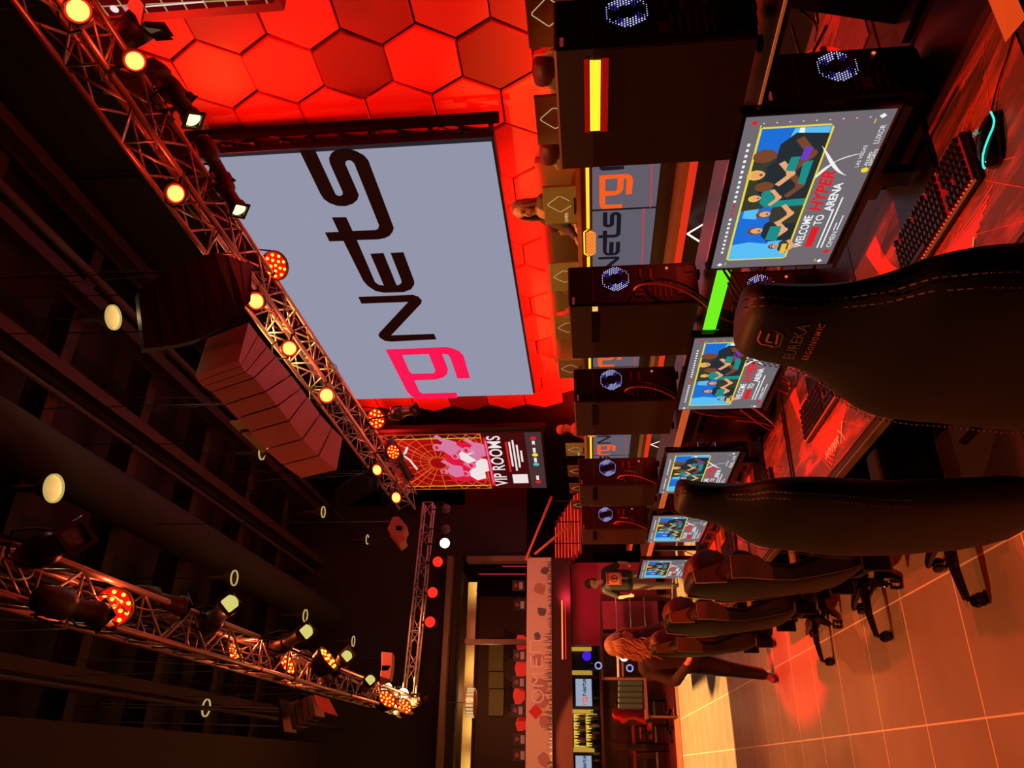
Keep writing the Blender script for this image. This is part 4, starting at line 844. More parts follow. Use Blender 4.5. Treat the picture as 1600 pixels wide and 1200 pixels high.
# card stand at the near corner, pad
t = thing('table_card', 'orange-tan card standing at the near end of the desk', 'card', tuple(P(1548, 30, 2, TZ+.12))); b = B()
q = [P(1540, -10, 0, 1.42), P(1571, 66, 0, 1.42), P(1603, 28, 0, 1.38), P(1572, -45, 0, 1.38)]; b.prism([v-t.location for v in q], (.006, 0, 0)); b.obj('card', mat('card_tan', (.75, .32, .12), .5), t)
b = B(); b.box((0, -.02, -.1), (.05, .09, .02)); b.obj('foot', black, t)

# shelf carrying the upper towers
t = thing('tower_shelf', 'long narrow metal shelf above the desks carrying the upper computer towers', 'shelf', (1.63, 3.9, 1.262))
b = B(); b.box((.14, 0, -.012), (.34, 6.6, .02)); b.obj('board', blackm, t)
seg = [(-3.3, -2.35, whitep, .007), (-2.35, -1.62, whitep, .035), (-1.6, -1.02, glow('green_strip', (105, 225, 30), 1.2), .05), (-1.0, 1.2, whitep, .035), (1.3, 3.3, whitep, .035)]
for y0, y1, m, h in seg: b = B(); b.box((-.035, (y0+y1)/2, -.02-h/2+.02), (.006, y1-y0, h)); b.obj('green_light_strip' if 'green' in m.name else 'front_edge', m, t)
for y in (-3.2, -1.2, 1.0, 3.2): b = B(); b.box((.2, y, -.26), (.04, .04, .5)); b.obj('bracket', blackm, t)
# towers
fanw = glow('fan_white', (190, 190, 255), 1.6); fanb = glow('fan_blue', (60, 60, 220), 1.2)
def tower(loc, lab, strip_on=False, logo_on=False, h=.53, fz=.19):
    t = thing('computer_tower', lab, 'computer', loc, 0, 'black computer towers on shelf and desks'); w_, d_ = .19, .44
    b = B(); b.box((w_/2, d_/2, h/2+.01), (w_, d_, h-.02), bev=.006); b.obj('case', casem, t)
    A = Art((-.0, d_, 0), (0, -1, 0), (0, 0, 1)); A.rect(.01, .02, d_-.01, h-.1, mat('side_panel_dark', (.03, .018, .014), .3), .0015); A.obj('side_panel', t)
    b = B(); b.box((-.003, d_/2-.06, h-.105), (.006, .24, .028)); b.obj('side_window', glow('strip_yellow', (255, 200, 40), 1.6) if strip_on else gloss, t)
    if strip_on: b = B(); b.box((-.003, d_/2-.06, h-.082), (.005, .25, .012)); b.box((-.003, d_/2-.06, h-.13), (.005, .25, .02)); b.obj('strip_surround', glow('strip_red_dim', (150, 12, 6)), t)
    if logo_on: b = B(); b.box((-.002, .025, h-.105), (.003, .03, .022)); b.obj('badge', glow('badge_orange', (250, 190, 110)), t)
    # rear face (towards the camera): fan, ports, slots
    A = Art((0, -.0, 0), (1, 0, 0), (0, 0, 1)); A.rect(.008, .02, w_-.008, h-.01, mat('rear_plate', (.03, .032, .085), .5), .001)
    A.rect(.02, h-.1, w_-.02, h-.098, mat('seam_grey', (.3, .25, .3), .5), .002); A.rect(.006, h-.025, .04, h-.015, glow('tag_red', (120, 30, 30)), .002); A.rect(.012, .43*h-.03, .014, h-.14, mat('seam_dark', (.1, .09, .12), .4), .002); A.obj('rear_plate', t)
    A = Art((0, -.0025, 0), (1, 0, 0), (0, 0, 1)); cx, cz, r = .118, h-fz, .056
    A.disc(cx, cz, r*1.12, mat('fan_well', (.006, .006, .012), .6), .0005, 24)
    A.disc(cx, cz, r*.42, blackm, .003, 18)
    s = .0085
    for i in range(-9, 10):
        for j in range(-9, 10):
            x = i*s+(s/2 if j % 2 else 0); y = j*s*.87; q = math.hypot(x, y)
            if .45*r < q < r:
                an = math.atan2(y, x); g = math.sin(an*2+1.1)
                if g > -.55 or q > .88*r: A.disc(cx+x, cz+y, .0024 if g > .2 else .0016, fanw if (q > .8*r or g > .4) else fanb, .002, 6)
    A.obj('rear_fan', t)
    b = B()
    for k in range(6): b.box((.06, -.003, .34*h-.011*k*1.9+.05), (.075, .004, .006))
    b.obj('slot_cover', mat('slot_red', (.22, .06, .06), .4), t)
    for pc, pd in (((.135, -.004, .2), (.05, .006, .012)), ((.14, -.004, .24), (.04, .006, .01)), ((.04, -.004, h-.28), (.012, .008, .03)), ((.06, -.004, h-.28), (.012, .008, .03))): b = B(); b.box(pc, pd); b.obj('port', mat('port_grey', (.3, .12, .12), .4), t)
    b = B(); b.box((.1, -.003, .06), (.13, .004, .085)); b.box((.15, -.006, .05), (.03, .006, .03)); b.obj('power_supply', blackm, t)
    b = B(); b.cyl((.16, -.004, .135), (.16, -.006, .135), .006, n=8); b.obj('power_light', glow('power_led', (235, 120, 60)), t)
    for x in (.03, .16):
        for y in (.05, .39): b = B(); b.box((x, y, .005), (.03, .03, .012)); b.obj('foot', rubber, t)
    return t
TY = [1.34, 2.55, 3.44, 4.71, 5.74]
tow = [tower((1.63, TY[0], 1.272), 'upper computer tower with glowing yellow side strip, nearest on the shelf', True),
       tower((1.63, TY[1], 1.272), 'upper computer tower lit green from below, with small glowing orange badge', False, True)]
T2 = tower((1.63, TY[2], 1.272), 'upper computer tower in the middle of the shelf, third of five')
dup(T2, (1.63, TY[3], 1.272), 0, 'upper computer tower, fourth of five on the shelf'); dup(T2, (1.63, TY[4], 1.272), 0, 'upper computer tower, farthest on the shelf')
for i, y in enumerate([1.57, 2.66, 3.6, 4.36, 5.5]): (TL := tower((1.64, y, TZ), 'lower computer tower on the desks under the shelf, nearest of the row', h=.455, fz=.215)) if i == 0 else dup(TL, (1.64, y, TZ), 0, 'lower computer tower on the desks under the shelf, %s of the row' % NM[i])
# monitors
mg = glow('monitor_grey', (112, 106, 112)); my = glow('frame_yellow', (235, 215, 50)); bl = glow('pic_blue', (30, 110, 215)); bl2 = glow('pic_light_blue', (90, 190, 245)); dk = glow('pic_dark', (38, 46, 52)); dk2 = glow('pic_dark_olive', (58, 58, 46)); sk = glow('pic_skin', (230, 165, 115)); hr = glow('pic_hair', (235, 190, 70)); hb = glow('pic_brown', (120, 70, 45)); tl = glow('pic_teal', (30, 140, 135)); pu = glow('pic_purple', (110, 60, 190)); wh = glow('screen_white', (240, 240, 240)); pk = glow('screen_pink', (150, 80, 90)); lb = glow('pic_cyan', (150, 225, 250))
def art_welcome(A, s):
    def r(a, b, c, d, m, h=.002): A.rect(a*s, b*s, c*s, d*s, m, h)
    def po(L, m, h): A.poly([(a*s, b*s) for a, b in L], m, h)
    r(0, 0, 160, 90, mg, .001)
    po([(10, 36), (12, 34), (148, 34), (151, 37), (151, 78), (149, 80), (12, 80), (10, 78)], my, .0014)
    r(11.5, 35.5, 149.5, 78.5, bl, .0016)
    po([(11.5, 35.5), (40, 35.5), (30, 78.5), (11.5, 78.5)], bl2, .0018); po([(30, 52), (58, 52), (56, 70), (34, 72)], bl, .0019); po([(60, 66), (92, 66), (90, 76), (62, 76)], bl2, .0019); po([(132, 36), (149, 36), (149, 58), (138, 60)], bl2, .0018)
    po([(134, 40), (140, 55), (149, 55), (149, 52), (142, 51), (137, 38)], wh, .002); po([(34, 38), (50, 38), (50, 50), (36, 50)], lb, .002)
    rr = random.Random(2)
    def man(x, y, s2, body, hair, arms=sk):   # people in shirts as shown on the screen
        po([(x-11*s2, 35.5), (x-12*s2, y-6*s2), (x-6*s2, y-1*s2), (x+6*s2, y-1*s2), (x+12*s2, y-6*s2), (x+11*s2, 35.5)], body, .0022+.00001*x)
        A.disc(x*s, (y+4*s2)*s, 4.0*s2*s, hair, .0036+.00001*x, 10, 4.8*s2*s); A.disc((x+.4)*s, (y+2.8*s2)*s, 3.0*s2*s, arms, .0038+.00001*x, 10, 3.9*s2*s)
        A.disc((x+.4)*s, (y+1.2*s2)*s, 1.0*s2*s, hb, .004+.00001*x, 6); A.line(((x-3.6*s2)*s, (y+5*s2)*s), ((x+3.8*s2)*s, (y+5*s2)*s), .7*s2*s, dk, .0041)
        A.line(((x+9*s2)*s, (y-8*s2)*s), ((x+1*s2)*s, (y-14*s2)*s), 3.4*s2*s, arms, .0039); A.line(((x-9*s2)*s, (y-9*s2)*s), ((x-1*s2)*s, (y-15*s2)*s), 3.2*s2*s, arms, .0039)
        A.disc((x)*s, (y-14.5*s2)*s, 2.6*s2*s, arms, .0041, 8)
    po([(70, 78.5), (74, 52), (100, 50), (122, 54), (124, 78.5)], dk2, .002); po([(84, 35.5), (88, 70), (102, 72), (104, 35.5)], dk, .00215)
    man(47, 60, 1.15, dk, hb); man(66, 58, 1.05, dk2, hb); man(84, 68, .9, tl, hr); man(126, 66, 1.6, dk, hb, hb); man(108, 70, 1.25, dk, hr); man(96, 62, 1.3, dk, hb, hb); man(27, 44, .8, dk2, hb)
    po([(96, 40), (120, 40), (118, 46), (98, 45)], tl, .0044); po([(110, 50), (124, 49), (124, 55), (111, 56)], tl, .0044); po([(120, 44), (132, 43), (133, 48), (121, 49)], pu, .0044); po([(34, 46), (52, 46), (52, 54), (36, 55)], tl, .0044); po([(18, 37), (30, 37), (30, 41), (18, 41)], hr, .0044)
    for i in range(24): r(20+5*i, 83.6, 22.6+5*i, 85.4, wh if not 8 < i < 12 else redg, .002)
    for i in range(17): r(5.2, 14+4*i, 5.9, 14.8+4*i, pk, .002); r(154, 14+4*i, 154.8, 14.8+4*i, redg if i % 2 else wh, .002)
    for (x, y) in ((5, 84), (155, 84), (5, 7), (155, 7)): po([(x-2.2, y), (x, y-2.2), (x+2.2, y), (x, y+2.2)], redg if (x, y) == (155, 84) else wh, .002); r(x-1 if x < 80 else x-6, y+3.2 if y < 50 else y-4.5, x+3 if x < 80 else x-2, y+3.8 if y < 50 else y-3.9, my, .002)
    A.text('WELCOME', 24*s, 25.5*s, 8.5*s, wh, .002, 38*s, 0, .02); r(24, 17.5, 48, 23, redg, .002); A.text('TO', 50*s, 17.5*s, 8*s, wh, .002, 12*s, 0, .02)
    A.text('HYPER', 66*s, 22*s, 12.5*s, redg, .0024, 42*s, .25, .03); A.text('ARENA', 66*s, 14*s, 8*s, wh, .002, 30*s, 0, .03)
    L1 = bez((103, 14), (108, 24), (120, 29), (133, 38), 12); L2 = bez((101, 35), (112, 33), (121, 26), (124, 9), 12)
    for L_, tk in ((L1, 1.3), (L2, 2.0)): po([(x-tk*math.sin(math.pi*i/12)*.7, y+tk*math.sin(math.pi*i/12)*.7) for i, (x, y) in enumerate(L_)]+[(x+tk*math.sin(math.pi*i/12)*.7, y-tk*math.sin(math.pi*i/12)*.7) for i, (x, y) in reversed(list(enumerate(L_)))][1:-1], wh, .0045)
    for i, w_ in enumerate((46, 58)): r(22, 12.5-3*i, 22+w_, 13.6-3*i, wh, .002)
    po([(14, 5), (17, 2), (20, 5), (17, 8)], redg, .002); A.text('OMEN', 22*s, 3*s, 5.4*s, wh, .002, 19*s); r(43, 6, 52, 6.8, wh); r(43, 3.6, 60, 4.4, wh)
    A.text('LAS VEGAS', 110*s, 8.5*s, 3.6*s, wh, .002, 20*s, 0, 0, 1.1); A.disc(107*s, 3.5*s, 2.4*s, yel, .002); A.text('ALLIED', 111*s, 3.4*s, 3*s, wh, .002, 13*s, 0, .01); A.text('ESPORTS', 111*s, .6*s, 3*s, wh, .002, 15*s, 0, .01); A.text('LUXOR', 131*s, 2.4*s, 5*s, wh, .002, 16*s)
    for x0 in (8, 133): A.path([(x0*s, 30*s), ((x0+3)*s, 32*s), ((x0+15)*s, 32*s), ((x0+18)*s, 30*s)], .4*s, pk, .002); A.line(((x0+18)*s, 30*s), ((x0+18)*s, 15*s), .4*s, pk, .002)
def monitor(loc, lab, rz=0):
    t = thing('computer_monitor', lab, 'monitor', loc, rz, 'monitors showing the welcome screen'); W_, H_ = .655, .37
    b = B(); b.box((.018, 0, H_/2), (.03, W_+.03, H_+.03), bev=.006); b.box((.045, 0, H_/2), (.04, .3, .22), bev=.01); b.obj('housing', gloss, t)
    A = Art((.002, W_/2, 0), (0, -1, 0), (0, 0, 1)); art_welcome(A, W_/160); A.obj('screen', t)
    b = B(); b.box((.07, 0, -.02), (.03, .06, .3)); b.box((.06, 0, -.163), (.2, .26, .012), bev=.004); b.obj('stand', blackm, t)
    b = B(); b.box((-.0, 0, -.022), (.02, W_+.03, .014)); b.obj('chin', blackm, t)
    return t
MO = monitor((1.475, 1.785, .952), 'monitor with welcome screen on the nearest desk, the largest in view')
for i, (y, d) in enumerate([(2.90, 'on the second desk, partly behind the big black chair'), (4.1, 'on the third desk, between the two big black chairs'), (5.22, 'on the fourth desk, half behind the second black chair'), (6.42, 'on the farthest desk')]): dup(MO, (1.475, y, .952), 0, 'monitor with welcome screen '+d)
# cables at the towers
def cab(pts, m, lab, r=.006):
    b = B(); b.tube(pts, r, 6, 3); tag(b.obj('cable', m, smooth=True), lab, 'cable')
cab([(1.79, 1.33, 1.60), (1.8, 1.2, 1.52), (1.78, 1.22, 1.4), (1.85, 1.3, 1.2)], cabler, 'thin red-lit cable curving at the back of the nearest upper tower', .003)
for k, (y, n) in enumerate(zip(TY[1:], ['green-lit', 'middle', 'fourth', 'farthest'])):
    cab([(1.67, y-.015, 1.55), (1.67, y-.08, 1.53), (1.66, y-.09, 1.42), (1.62, y-.04, 1.3), (1.6, y+.1, 1.2), (1.62, y+.2, 1.05), (1.66, y+.3, .84)], cabler, 'red-lit cable hanging from the back of the %s upper tower' % n, .0045)
    cab([(1.72, y-.015, 1.5), (1.7, y-.07, 1.44), (1.66, y-.06, 1.33), (1.61, y+.02, 1.24), (1.6, y+.15, 1.0), (1.62, y+.25, .8)], cablem, 'black cable beside the red-lit one behind the %s upper tower' % n, .005)
cab([(1.6, 3.4, 1.25), (1.58, 3.44, 1.18), (1.58, 3.36, 1.08), (1.57, 3.4, .95), (1.5, 3.5, .82)], cablew, 'pale cable looping down between second and third monitor', .005)
for k in range(5): cab([(1.6, 2.2+.08*k, 1.28-.03*k), (1.57, 2.35+.05*k, 1.18), (1.58, 2.5+.03*k, 1.13-.02*k), (1.6, 2.75, 1.05)], cablem, 'black cable in the bundle crossing the green light strip, %s from the near end' % ORD[k], .005)
b = B(); rr = random.Random(9)
for k in range(14):
    y = rr.uniform(1.2, 1.75); b.tube([(1.9+rr.uniform(0, .2), y, .95+rr.uniform(0, .25)), (2.0, y+.1, 1.02), (2.15, y+rr.uniform(-.1, .3), .95+rr.uniform(0, .2))], .005, 5, 2)
tag(b.obj('cable_tangle', cablem, smooth=True), 'tangle of black cables hanging between the two desk rows', 'cable', kind='stuff')
b = B()
for k in range(26):
    y = rr.uniform(2.9, 6.6); b.tube([(1.55, y, 1.0), (1.5+rr.uniform(-.05, .1), y+.1, TZ+.06), (1.58, y+rr.uniform(.1, .3), TZ+.02)], .004, 5, 2)
tag(b.obj('cable_tangle', cabler, smooth=True), 'loose red-lit cables lying behind the farther keyboards', 'cable', kind='stuff')
# facing desks
OD = []
for i, y in enumerate([1.2, 2.35, 3.5, 4.65, 5.8]):
    lab = 'desk of the facing row seen under the shelf, %s' % NM[i]; t = thing('gaming_desk', lab, 'desk', (2.72, y, TZ), math.pi, 'facing row of gaming desks')
    for c in D0.children:
        k = c.copy(); COL.objects.link(k); k.parent = t
    dup(M0_, (2.69, y, TZ+.001), math.pi, 'red desk mat of the facing row, %s' % NM[i]); dup(K0, (2.42, y, TZ+.004), math.pi, 'red lit keyboard of the facing row, %s' % NM[i])
for y in (2.0, 4.2): point('under_shelf_light', (2.1, y, 1.2), (1, .04, .02), 6, .05)
t = thing('armchair_arm', 'bluish dark monitor stand between the rows', 'stand', (2.0, 1.5, TZ)); b = B(); b.box((0, 0, .25), (.05, .12, .5), rx=.25); b.obj('post', mat('bluish_metal', (.05, .06, .12), .3, .5), t); b = B(); b.box((0, 0, .01), (.2, .25, .02)); b.obj('base', mat('bluish_metal', (.05, .06, .12)), t)
t['label'] = 'bluish dark monitor stand between the two desk rows'; t.name = 'monitor_stand'
# ================================================================ chairs
def interp(L, z):
    for (z0, *a), (z1, *c) in zip(L, L[1:]):
        if z0 <= z <= z1: f = (z-z0)/(z1-z0); f = f*f*(3-2*f)*.5+f*.5; return [p+(q-p)*f for p, q in zip(a, c)]
    return L[-1][1:]
def chair_base(t, r=.33, zb=.47):
    b = B(); b.cyl((0, 0, .1), (0, 0, .3), .03, n=12); b.cyl((0, 0, .28), (0, 0, zb), .018, n=10); b.cyl((0, 0, .07), (0, 0, .13), .045, n=14); b.box((0, 0, zb), (.3, .26, .04), bev=.01); b.obj('gas_lift', blackm, t, True and 'auto')
    for k in range(5):
        a = 2*math.pi*k/5+math.pi; c, s = math.cos(a), math.sin(a)
        b = B(); b.loft([[(c*q-s*w_, s*q+c*w_, z) for w_, z in ((-ww, z0), (ww, z0), (ww, z1), (-ww, z1))] for q, ww, z0, z1 in ((.03, .03, .08, .125), (r*.6, .024, .085, .115), (r, .018, .07, .092))]); lg_ = b.obj('base_leg', gloss, t, bevel=.004)
        b = B(); b.cyl((c*r, s*r, .05), (c*r, s*r, .08), .008, n=6)
        for d in (-.018, .018): b.lathe((c*r-s*d, s*r+c*d, .031), (-s, c, 0), [(-.01, .0), (-.01, .022), (-.007, .03), (.007, .03), (.01, .022), (.01, 0)], 16)
        b.obj('caster', gloss, lg_, 'auto')
def back(prof, th=.06, n=22):
    # prof rows: z, x of rear surface, half width, forward reach of side bolster
    z0, z1 = prof[0][0], prof[-1][0]; rows = []
    for i in range(n+1):
        z = z0+(z1-z0)*i/n; x, hw, bo = interp(prof, z); s = []
        for a, q in [(-1, .28), (-.85, .1), (-.5, .0), (0, -.03), (.5, 0), (.85, .1), (1, .28)]: s.append((x+q*.1, a*hw, z))
        for a, q in [(1.0, bo), (.82, bo+.012), (.62, th+.01), (0, th), (-.62, th+.01), (-.82, bo+.012), (-1.0, bo)]: s.append((x+q, a*hw, z))
        rows.append(s)
    return rows
def armrest(t, y, m, x=.02, z=.72):
    b = B(); b.box((x, y, z), (.26, .1, .03), bev=.012); a = b.obj('armrest_pad', m, t, bevel=.006)
    b = B(); b.box((x, y, z-.12), (.06, .035, .22)); b.box((x, y*.8, z-.25), (.06, abs(y)*.45, .03)); b.obj('armrest_post', blackm, t)
def racing_chair(loc, lab, m=leather, side=(olive, tan), rz=0, acc=None):
    t = thing('gaming_chair', lab, 'chair', loc, rz, 'gaming chairs along the desks')
    pr = [(.52, -.2, .2, .09), (.6, -.25, .235, .13), (.72, -.27, .2, .12), (.86, -.29, .19, .08), (.98, -.3, .24, .09), (1.08, -.3, .285, .14), (1.14, -.3, .27, .13), (1.18, -.3, .2, .07), (1.27, -.29, .165, .06), (1.31, -.285, .14, .05)]
    b = B(); b.loft(back(pr)); b.obj('backrest', m, t, True, sub=1)
    # coloured outer side panels of the bolsters
    for sg in (-1, 1):
        b = B(); L = []
        for z in [.56, .64, .74, .86, .96, 1.02, 1.06, 1.1, 1.14]:
            x, hw, bo = interp(pr, z); w_ = {.56: .05, .64: .09, .74: .07, .86: .045, .96: .055}.get(z, .1); L.append([(x+.012, sg*(hw+.006), z), (x+.012+w_, sg*(hw+.006), z), (x+.012+w_, sg*(hw-.01), z), (x+.012, sg*(hw-.01), z)])
        b.loft(L[:5]); b.obj('side_panel', side[0], t, 'auto')
        b = B(); b.loft(L[4:]); b.loft([[(-.29, sg*.21, 1.15), (-.2, sg*.21, 1.15), (-.2, sg*.19, 1.15), (-.29, sg*.19, 1.15)], [(-.285, sg*.172, 1.28), (-.235, sg*.172, 1.29), (-.235, sg*.15, 1.29), (-.285, sg*.15, 1.28)]]); b.obj('shoulder_panel', side[1], t, 'auto')
    b = B(); b.loft([[(-.2+.085*d*math.cos(a), y, 1.21+.1*d*math.sin(a)) for a in [2*math.pi*k/12 for k in range(12)]] for y, d in ((-.15, .6), (-.13, .9), (0, 1.05), (.13, .9), (.15, .6))]); b.obj('neck_pillow', mat('pillow_maroon', (.1, .015, .015), .5), t, True)
    b = B(); b.loft([[(x, y*w_, z) for y, z in ((-1, .46), (-.9, .44), (.9, .44), (1, .46), (1, .53), (.8, .55), (.65, .52), (0, .515), (-.65, .52), (-.8, .55), (-1, .53))] for x, w_ in ((-.22, .22), (-.1, .26), (.15, .27), (.27, .24))]); b.obj('seat', m, t, True, sub=1)
    for y in (-.3, .3): armrest(t, y, side[1] if acc is None else acc)
    for sg in (-1, 1): b = B(); b.box((-.22, sg*.25, .53), (.07, .02, .12), bev=.006); b.obj('hinge_cover', blackm, t)
    chair_base(t); return t
RC = racing_chair((1.02, 3.62, 0), 'black gaming chair with olive and brown side panels, first behind the two big black chairs')
dup(RC, (1.04, 4.83, 0), R(2), 'black gaming chair with olive side panels, second behind the two big black chairs')
dup(RC, (1.04, 6.0, 0), R(-3), 'black gaming chair with olive side panels, farthest of the desk row, by the long-haired walker')
def big_chair(loc, rz, lab):
    t = thing('executive_chair', lab, 'chair', loc, rz, 'big black chairs in the foreground')
    pr = [(.5, -.1, .2, .07), (.62, -.11, .25, .08), (.8, -.12, .262, .08), (.95, -.12, .268, .075), (1.12, -.1, .265, .07), (1.2, -.09, .255, .065), (1.25, -.075, .225, .055), (1.3, -.06, .165, .045), (1.35, -.045, .128, .04), (1.41, -.035, .112, .04), (1.46, -.025, .108, .04), (1.485, -.015, .085, .04)]
    b = B(); b.loft(back(pr, .07, 30)); bk = b.obj('backrest', leather, t, True, sub=1)
    for q in (.0, .016):     # two rows of stitching along each edge, rear side
        for sg in (-1, 1):
            b = B(); P_ = []
            for i in range(60):
                z = .9+.6*i/60; x, hw, bo = interp(pr, z); P_.append(V((x+.1*(.1 if q else .22)-.0005-(.002 if q else .004), sg*(hw*(.87 if q else .955)), z)))
            for a, c in zip(P_[::1], P_[1:]): b.cyl(a, a.lerp(c, .6), .0011, n=4)
            b.obj('stitching', stitch, t)
    A = Art((-.05-.2*1.42, 0, 1.42*.02), (0, -1, 0), (.2, 0, .98)); lr = mat('chair_logo_red', (.75, .22, .22), .5); lgk = mat('chair_logo_grey', (.22, .17, .16), .5)
    z = 1.443; s = .018; cx = -.005
    A.path([(cx-s*1.3, z-s*.7), (cx-s*1.3, z+s*.5), (cx-s*.5, z+s*1.0), (cx+s*1.1, z+s*1.0)], .0035, lr, .004); A.path([(cx-s*.6, z-s*.5), (cx-s*.6, z+s*.1), (cx+s*.9, z+s*.1)], .0035, lr, .004); A.path([(cx-s*.9, z-s*.9), (cx+s*1.0, z-s*.7)], .0035, lr, .0045); A.path([(cx-s*1.6, z-s*.6), (cx-s*1.1, z-s*1.3), (cx+s*.9, z-s*1.2), (cx+s*1.4, z-s*.4)], .003, lgk, .004)
    A.text('EUREKA', -.072, 1.388, .026, lgk, .006, .12, 0, .004); A.text('ERGONOMIC', -.066, 1.366, .013, lr, .006, .12, 0, .004, 1.3); lo = A.obj('logo', t)
    for v in lo.data.vertices: v.co.y -= .018
    sw = lo.modifiers.new('w', 'SHRINKWRAP'); sw.target = bk; sw.offset = .0016; sw.wrap_mode = 'ABOVE_SURFACE'
    b = B(); b.loft([[(x, y*w_, z) for y, z in ((-1, .47), (-.9, .44), (.9, .44), (1, .47), (1, .55), (.8, .58), (0, .55), (-.8, .58), (-1, .55))] for x, w_ in ((-.1, .22), (0, .27), (.3, .28), (.42, .25))]); b.obj('seat', leather, t, True, sub=1)
    for y in (-.32, .32): armrest(t, y, leather, .17, .74)
    g = thing('x', 'x', 'x'); bpy.data.objects.remove(g)
    b = B(); b.cyl((.15, 0, .1), (.15, 0, .3), .032, n=12); b.cyl((.15, 0, .28), (.15, 0, .46), .02, n=10); b.box((.15, 0, .44), (.3, .3, .05), bev=.01); b.obj('gas_lift', blackm, t)
    for k in range(5):
        a = 2*math.pi*k/5+math.pi+.3; c, s = math.cos(a), math.sin(a); r = .36
        b = B(); b.loft([[(.15+c*q-s*w_, s*q+c*w_, zz) for w_, zz in ((-ww, z0), (ww, z0), (ww, z1), (-ww, z1))] for q, ww, z0, z1 in ((.0, .035, .08, .13), (r*.6, .026, .085, .12), (r, .02, .07, .095))]); lg_ = b.obj('base_leg', gloss, t, bevel=.004)
        b = B(); b.cyl((.15+c*r, s*r, .05), (.15+c*r, s*r, .08), .009, n=6)
        for d in (-.02, .02): b.lathe((.15+c*r-s*d, s*r+c*d, .034), (-s, c, 0), [(-.011, .0), (-.011, .025), (-.008, .033), (.008, .033), (.011, .025), (.011, 0)], 16)
        b.obj('caster', gloss, lg_, 'auto')
    return t
C1 = big_chair((.68, 1.15, 0), 0, 'big black leather chair seen from behind, nearest the camera, with EUREKA ERGONOMIC logo')
dup(C1, (.73, 2.27, 0), R(3), 'big black leather chair seen from behind, second in the row')
# chairs on the stage, facing the hall
SC = racing_chair((5.95, 7.62, .86), 'olive stage chair with orange trim facing the hall before the olive board', mat('stage_chair_olive', (.3, .2, .08), .45), (mat('stage_chair_orange', (.7, .22, .08), .4), mat('stage_chair_orange')  if False else MATS['stage_chair_orange'] if 'stage_chair_orange' in MATS else tan), math.pi)
for y, d in [(5.3, 'between first and second stage monitors'), (6.42, 'peeking over the nearest tower'), (9.0, 'before the far end of the olive board'), (10.1, 'half hidden behind the second and third computer towers')]:
    dup(SC, (5.95, y, .86), math.pi, 'olive gaming chair on the stage, '+d)
mk = mat('headrest_mark', (.9, .85, .7), .5)
for i, y in enumerate([4.95, 6.05, 7.28, 8.9, 10.9]):
    pass
# dark red chairs near the bar
bc = mat('bar_chair_red', (.3, .03, .03), .4)
BC = racing_chair((.85, 18.7, .015), 'dark red gaming chair seen from the side before the bar counter', bc, (bc, bc), R(150))

# ================================================================ people
def body(caps, vox=.014, name='body', m=skin, parent=None, smooth_it=6):
    b = B()
    for c in caps:
        if len(c) == 4: a, d, r0, r1 = c; a = V(a); d = V(d); b.cyl(a, d, r0, r1, 12); b.ball(a, r0, 12); b.ball(d, r1, 12)
        else: p, r, s3 = c; b.ball(p, r, 16, s3)
    o = b.obj(name, m, parent); md = o.modifiers.new('r', 'REMESH'); md.mode = 'VOXEL'; md.voxel_size = vox; md.use_smooth_shade = True
    s = o.modifiers.new('s', 'SMOOTH'); s.iterations = smooth_it; s.factor = .5; return o
def hand(w_, d, up, side, r=.0085):
    # palm with four curled fingers of different lengths and a thumb leaving its side
    w_ = V(w_); d = V(d).normalized(); up = V(up).normalized(); s = d.cross(up).normalized()*side; L = [(w_, w_+d*.05, .024, .03)]
    p = w_+d*.085
    for i, (o, l) in enumerate([(-.03, .072), (-.01, .08), (.01, .076), (.03, .06)]):
        k = p+s*o; L.append((w_+d*.05+s*o*.8, k, .014, .011)); q = k+d*l*.5-up*.008; L += [(k, q, r*1.1, r), (q, q+d*l*.35-up*.03, r, r*.8)]
    L += [(w_+d*.03-s*.025, w_+d*.06-s*.05-up*.01, .013, .01), (w_+d*.06-s*.05-up*.01, w_+d*.09-s*.052-up*.03, .01, .008)]
    return L
def head(c, f, s=1.0):
    c = V(c); f = V(f).normalized(); sd = f.cross(V((0, 0, 1))).normalized(); u = V((0, 0, 1))
    return [(c+f*.0+u*.03*s, .1*s, (.86, .86, 1.05)), (c+f*.03*s-u*.055*s, .07*s, (.85, .85, .9)), (c+f*.06*s-u*.095*s, c+f*.055*s-u*.09*s, .028*s, .03*s),
            (c+f*.085*s+u*.005*s, c+f*.112*s-u*.03*s, .01*s, .016*s), (c+sd*.086*s-u*.01*s, .022*s, (.5, .8, 1.4)), (c-sd*.086*s-u*.01*s, .022*s, (.5, .8, 1.4)),
            (c+f*.08*s+sd*.03*s+u*.03*s, c+f*.08*s-sd*.03*s+u*.03*s, .016*s, .016*s), (c+f*.088*s+sd*.016*s-u*.06*s, c+f*.088*s-sd*.016*s-u*.06*s, .012*s, .012*s),
            (c-u*.08*s-f*.01*s, c-u*.2*s-f*.03*s, .05*s, .055*s)]
def face_bits(t, c, f, s=1.0):
    c = V(c); f = V(f).normalized(); sd = f.cross(V((0, 0, 1))).normalized(); u = V((0, 0, 1))
    for k in (-1, 1):
        b = B(); b.ball(c+f*.088*s+sd*.033*s*k+u*.012*s, .012*s, 8); b.obj('eye', mat('eye_dark', (.05, .03, .03), .2), t, True)
        b = B(); b.tube([c+f*.095*s+sd*.018*s*k+u*.034*s, c+f*.098*s+sd*.035*s*k+u*.04*s, c+f*.085*s+sd*.052*s*k+u*.033*s], .004*s, 5); b.obj('eyebrow', mat('brow', (.1, .05, .03), .7), t)
    b = B(); b.tube([c+f*.096*s+sd*.022*s-u*.058*s, c+f*.104*s-u*.06*s, c+f*.096*s-sd*.022*s-u*.058*s], .006*s, 6, 1); b.obj('mouth', mat('lips', (.45, .1, .08), .5), t, True)
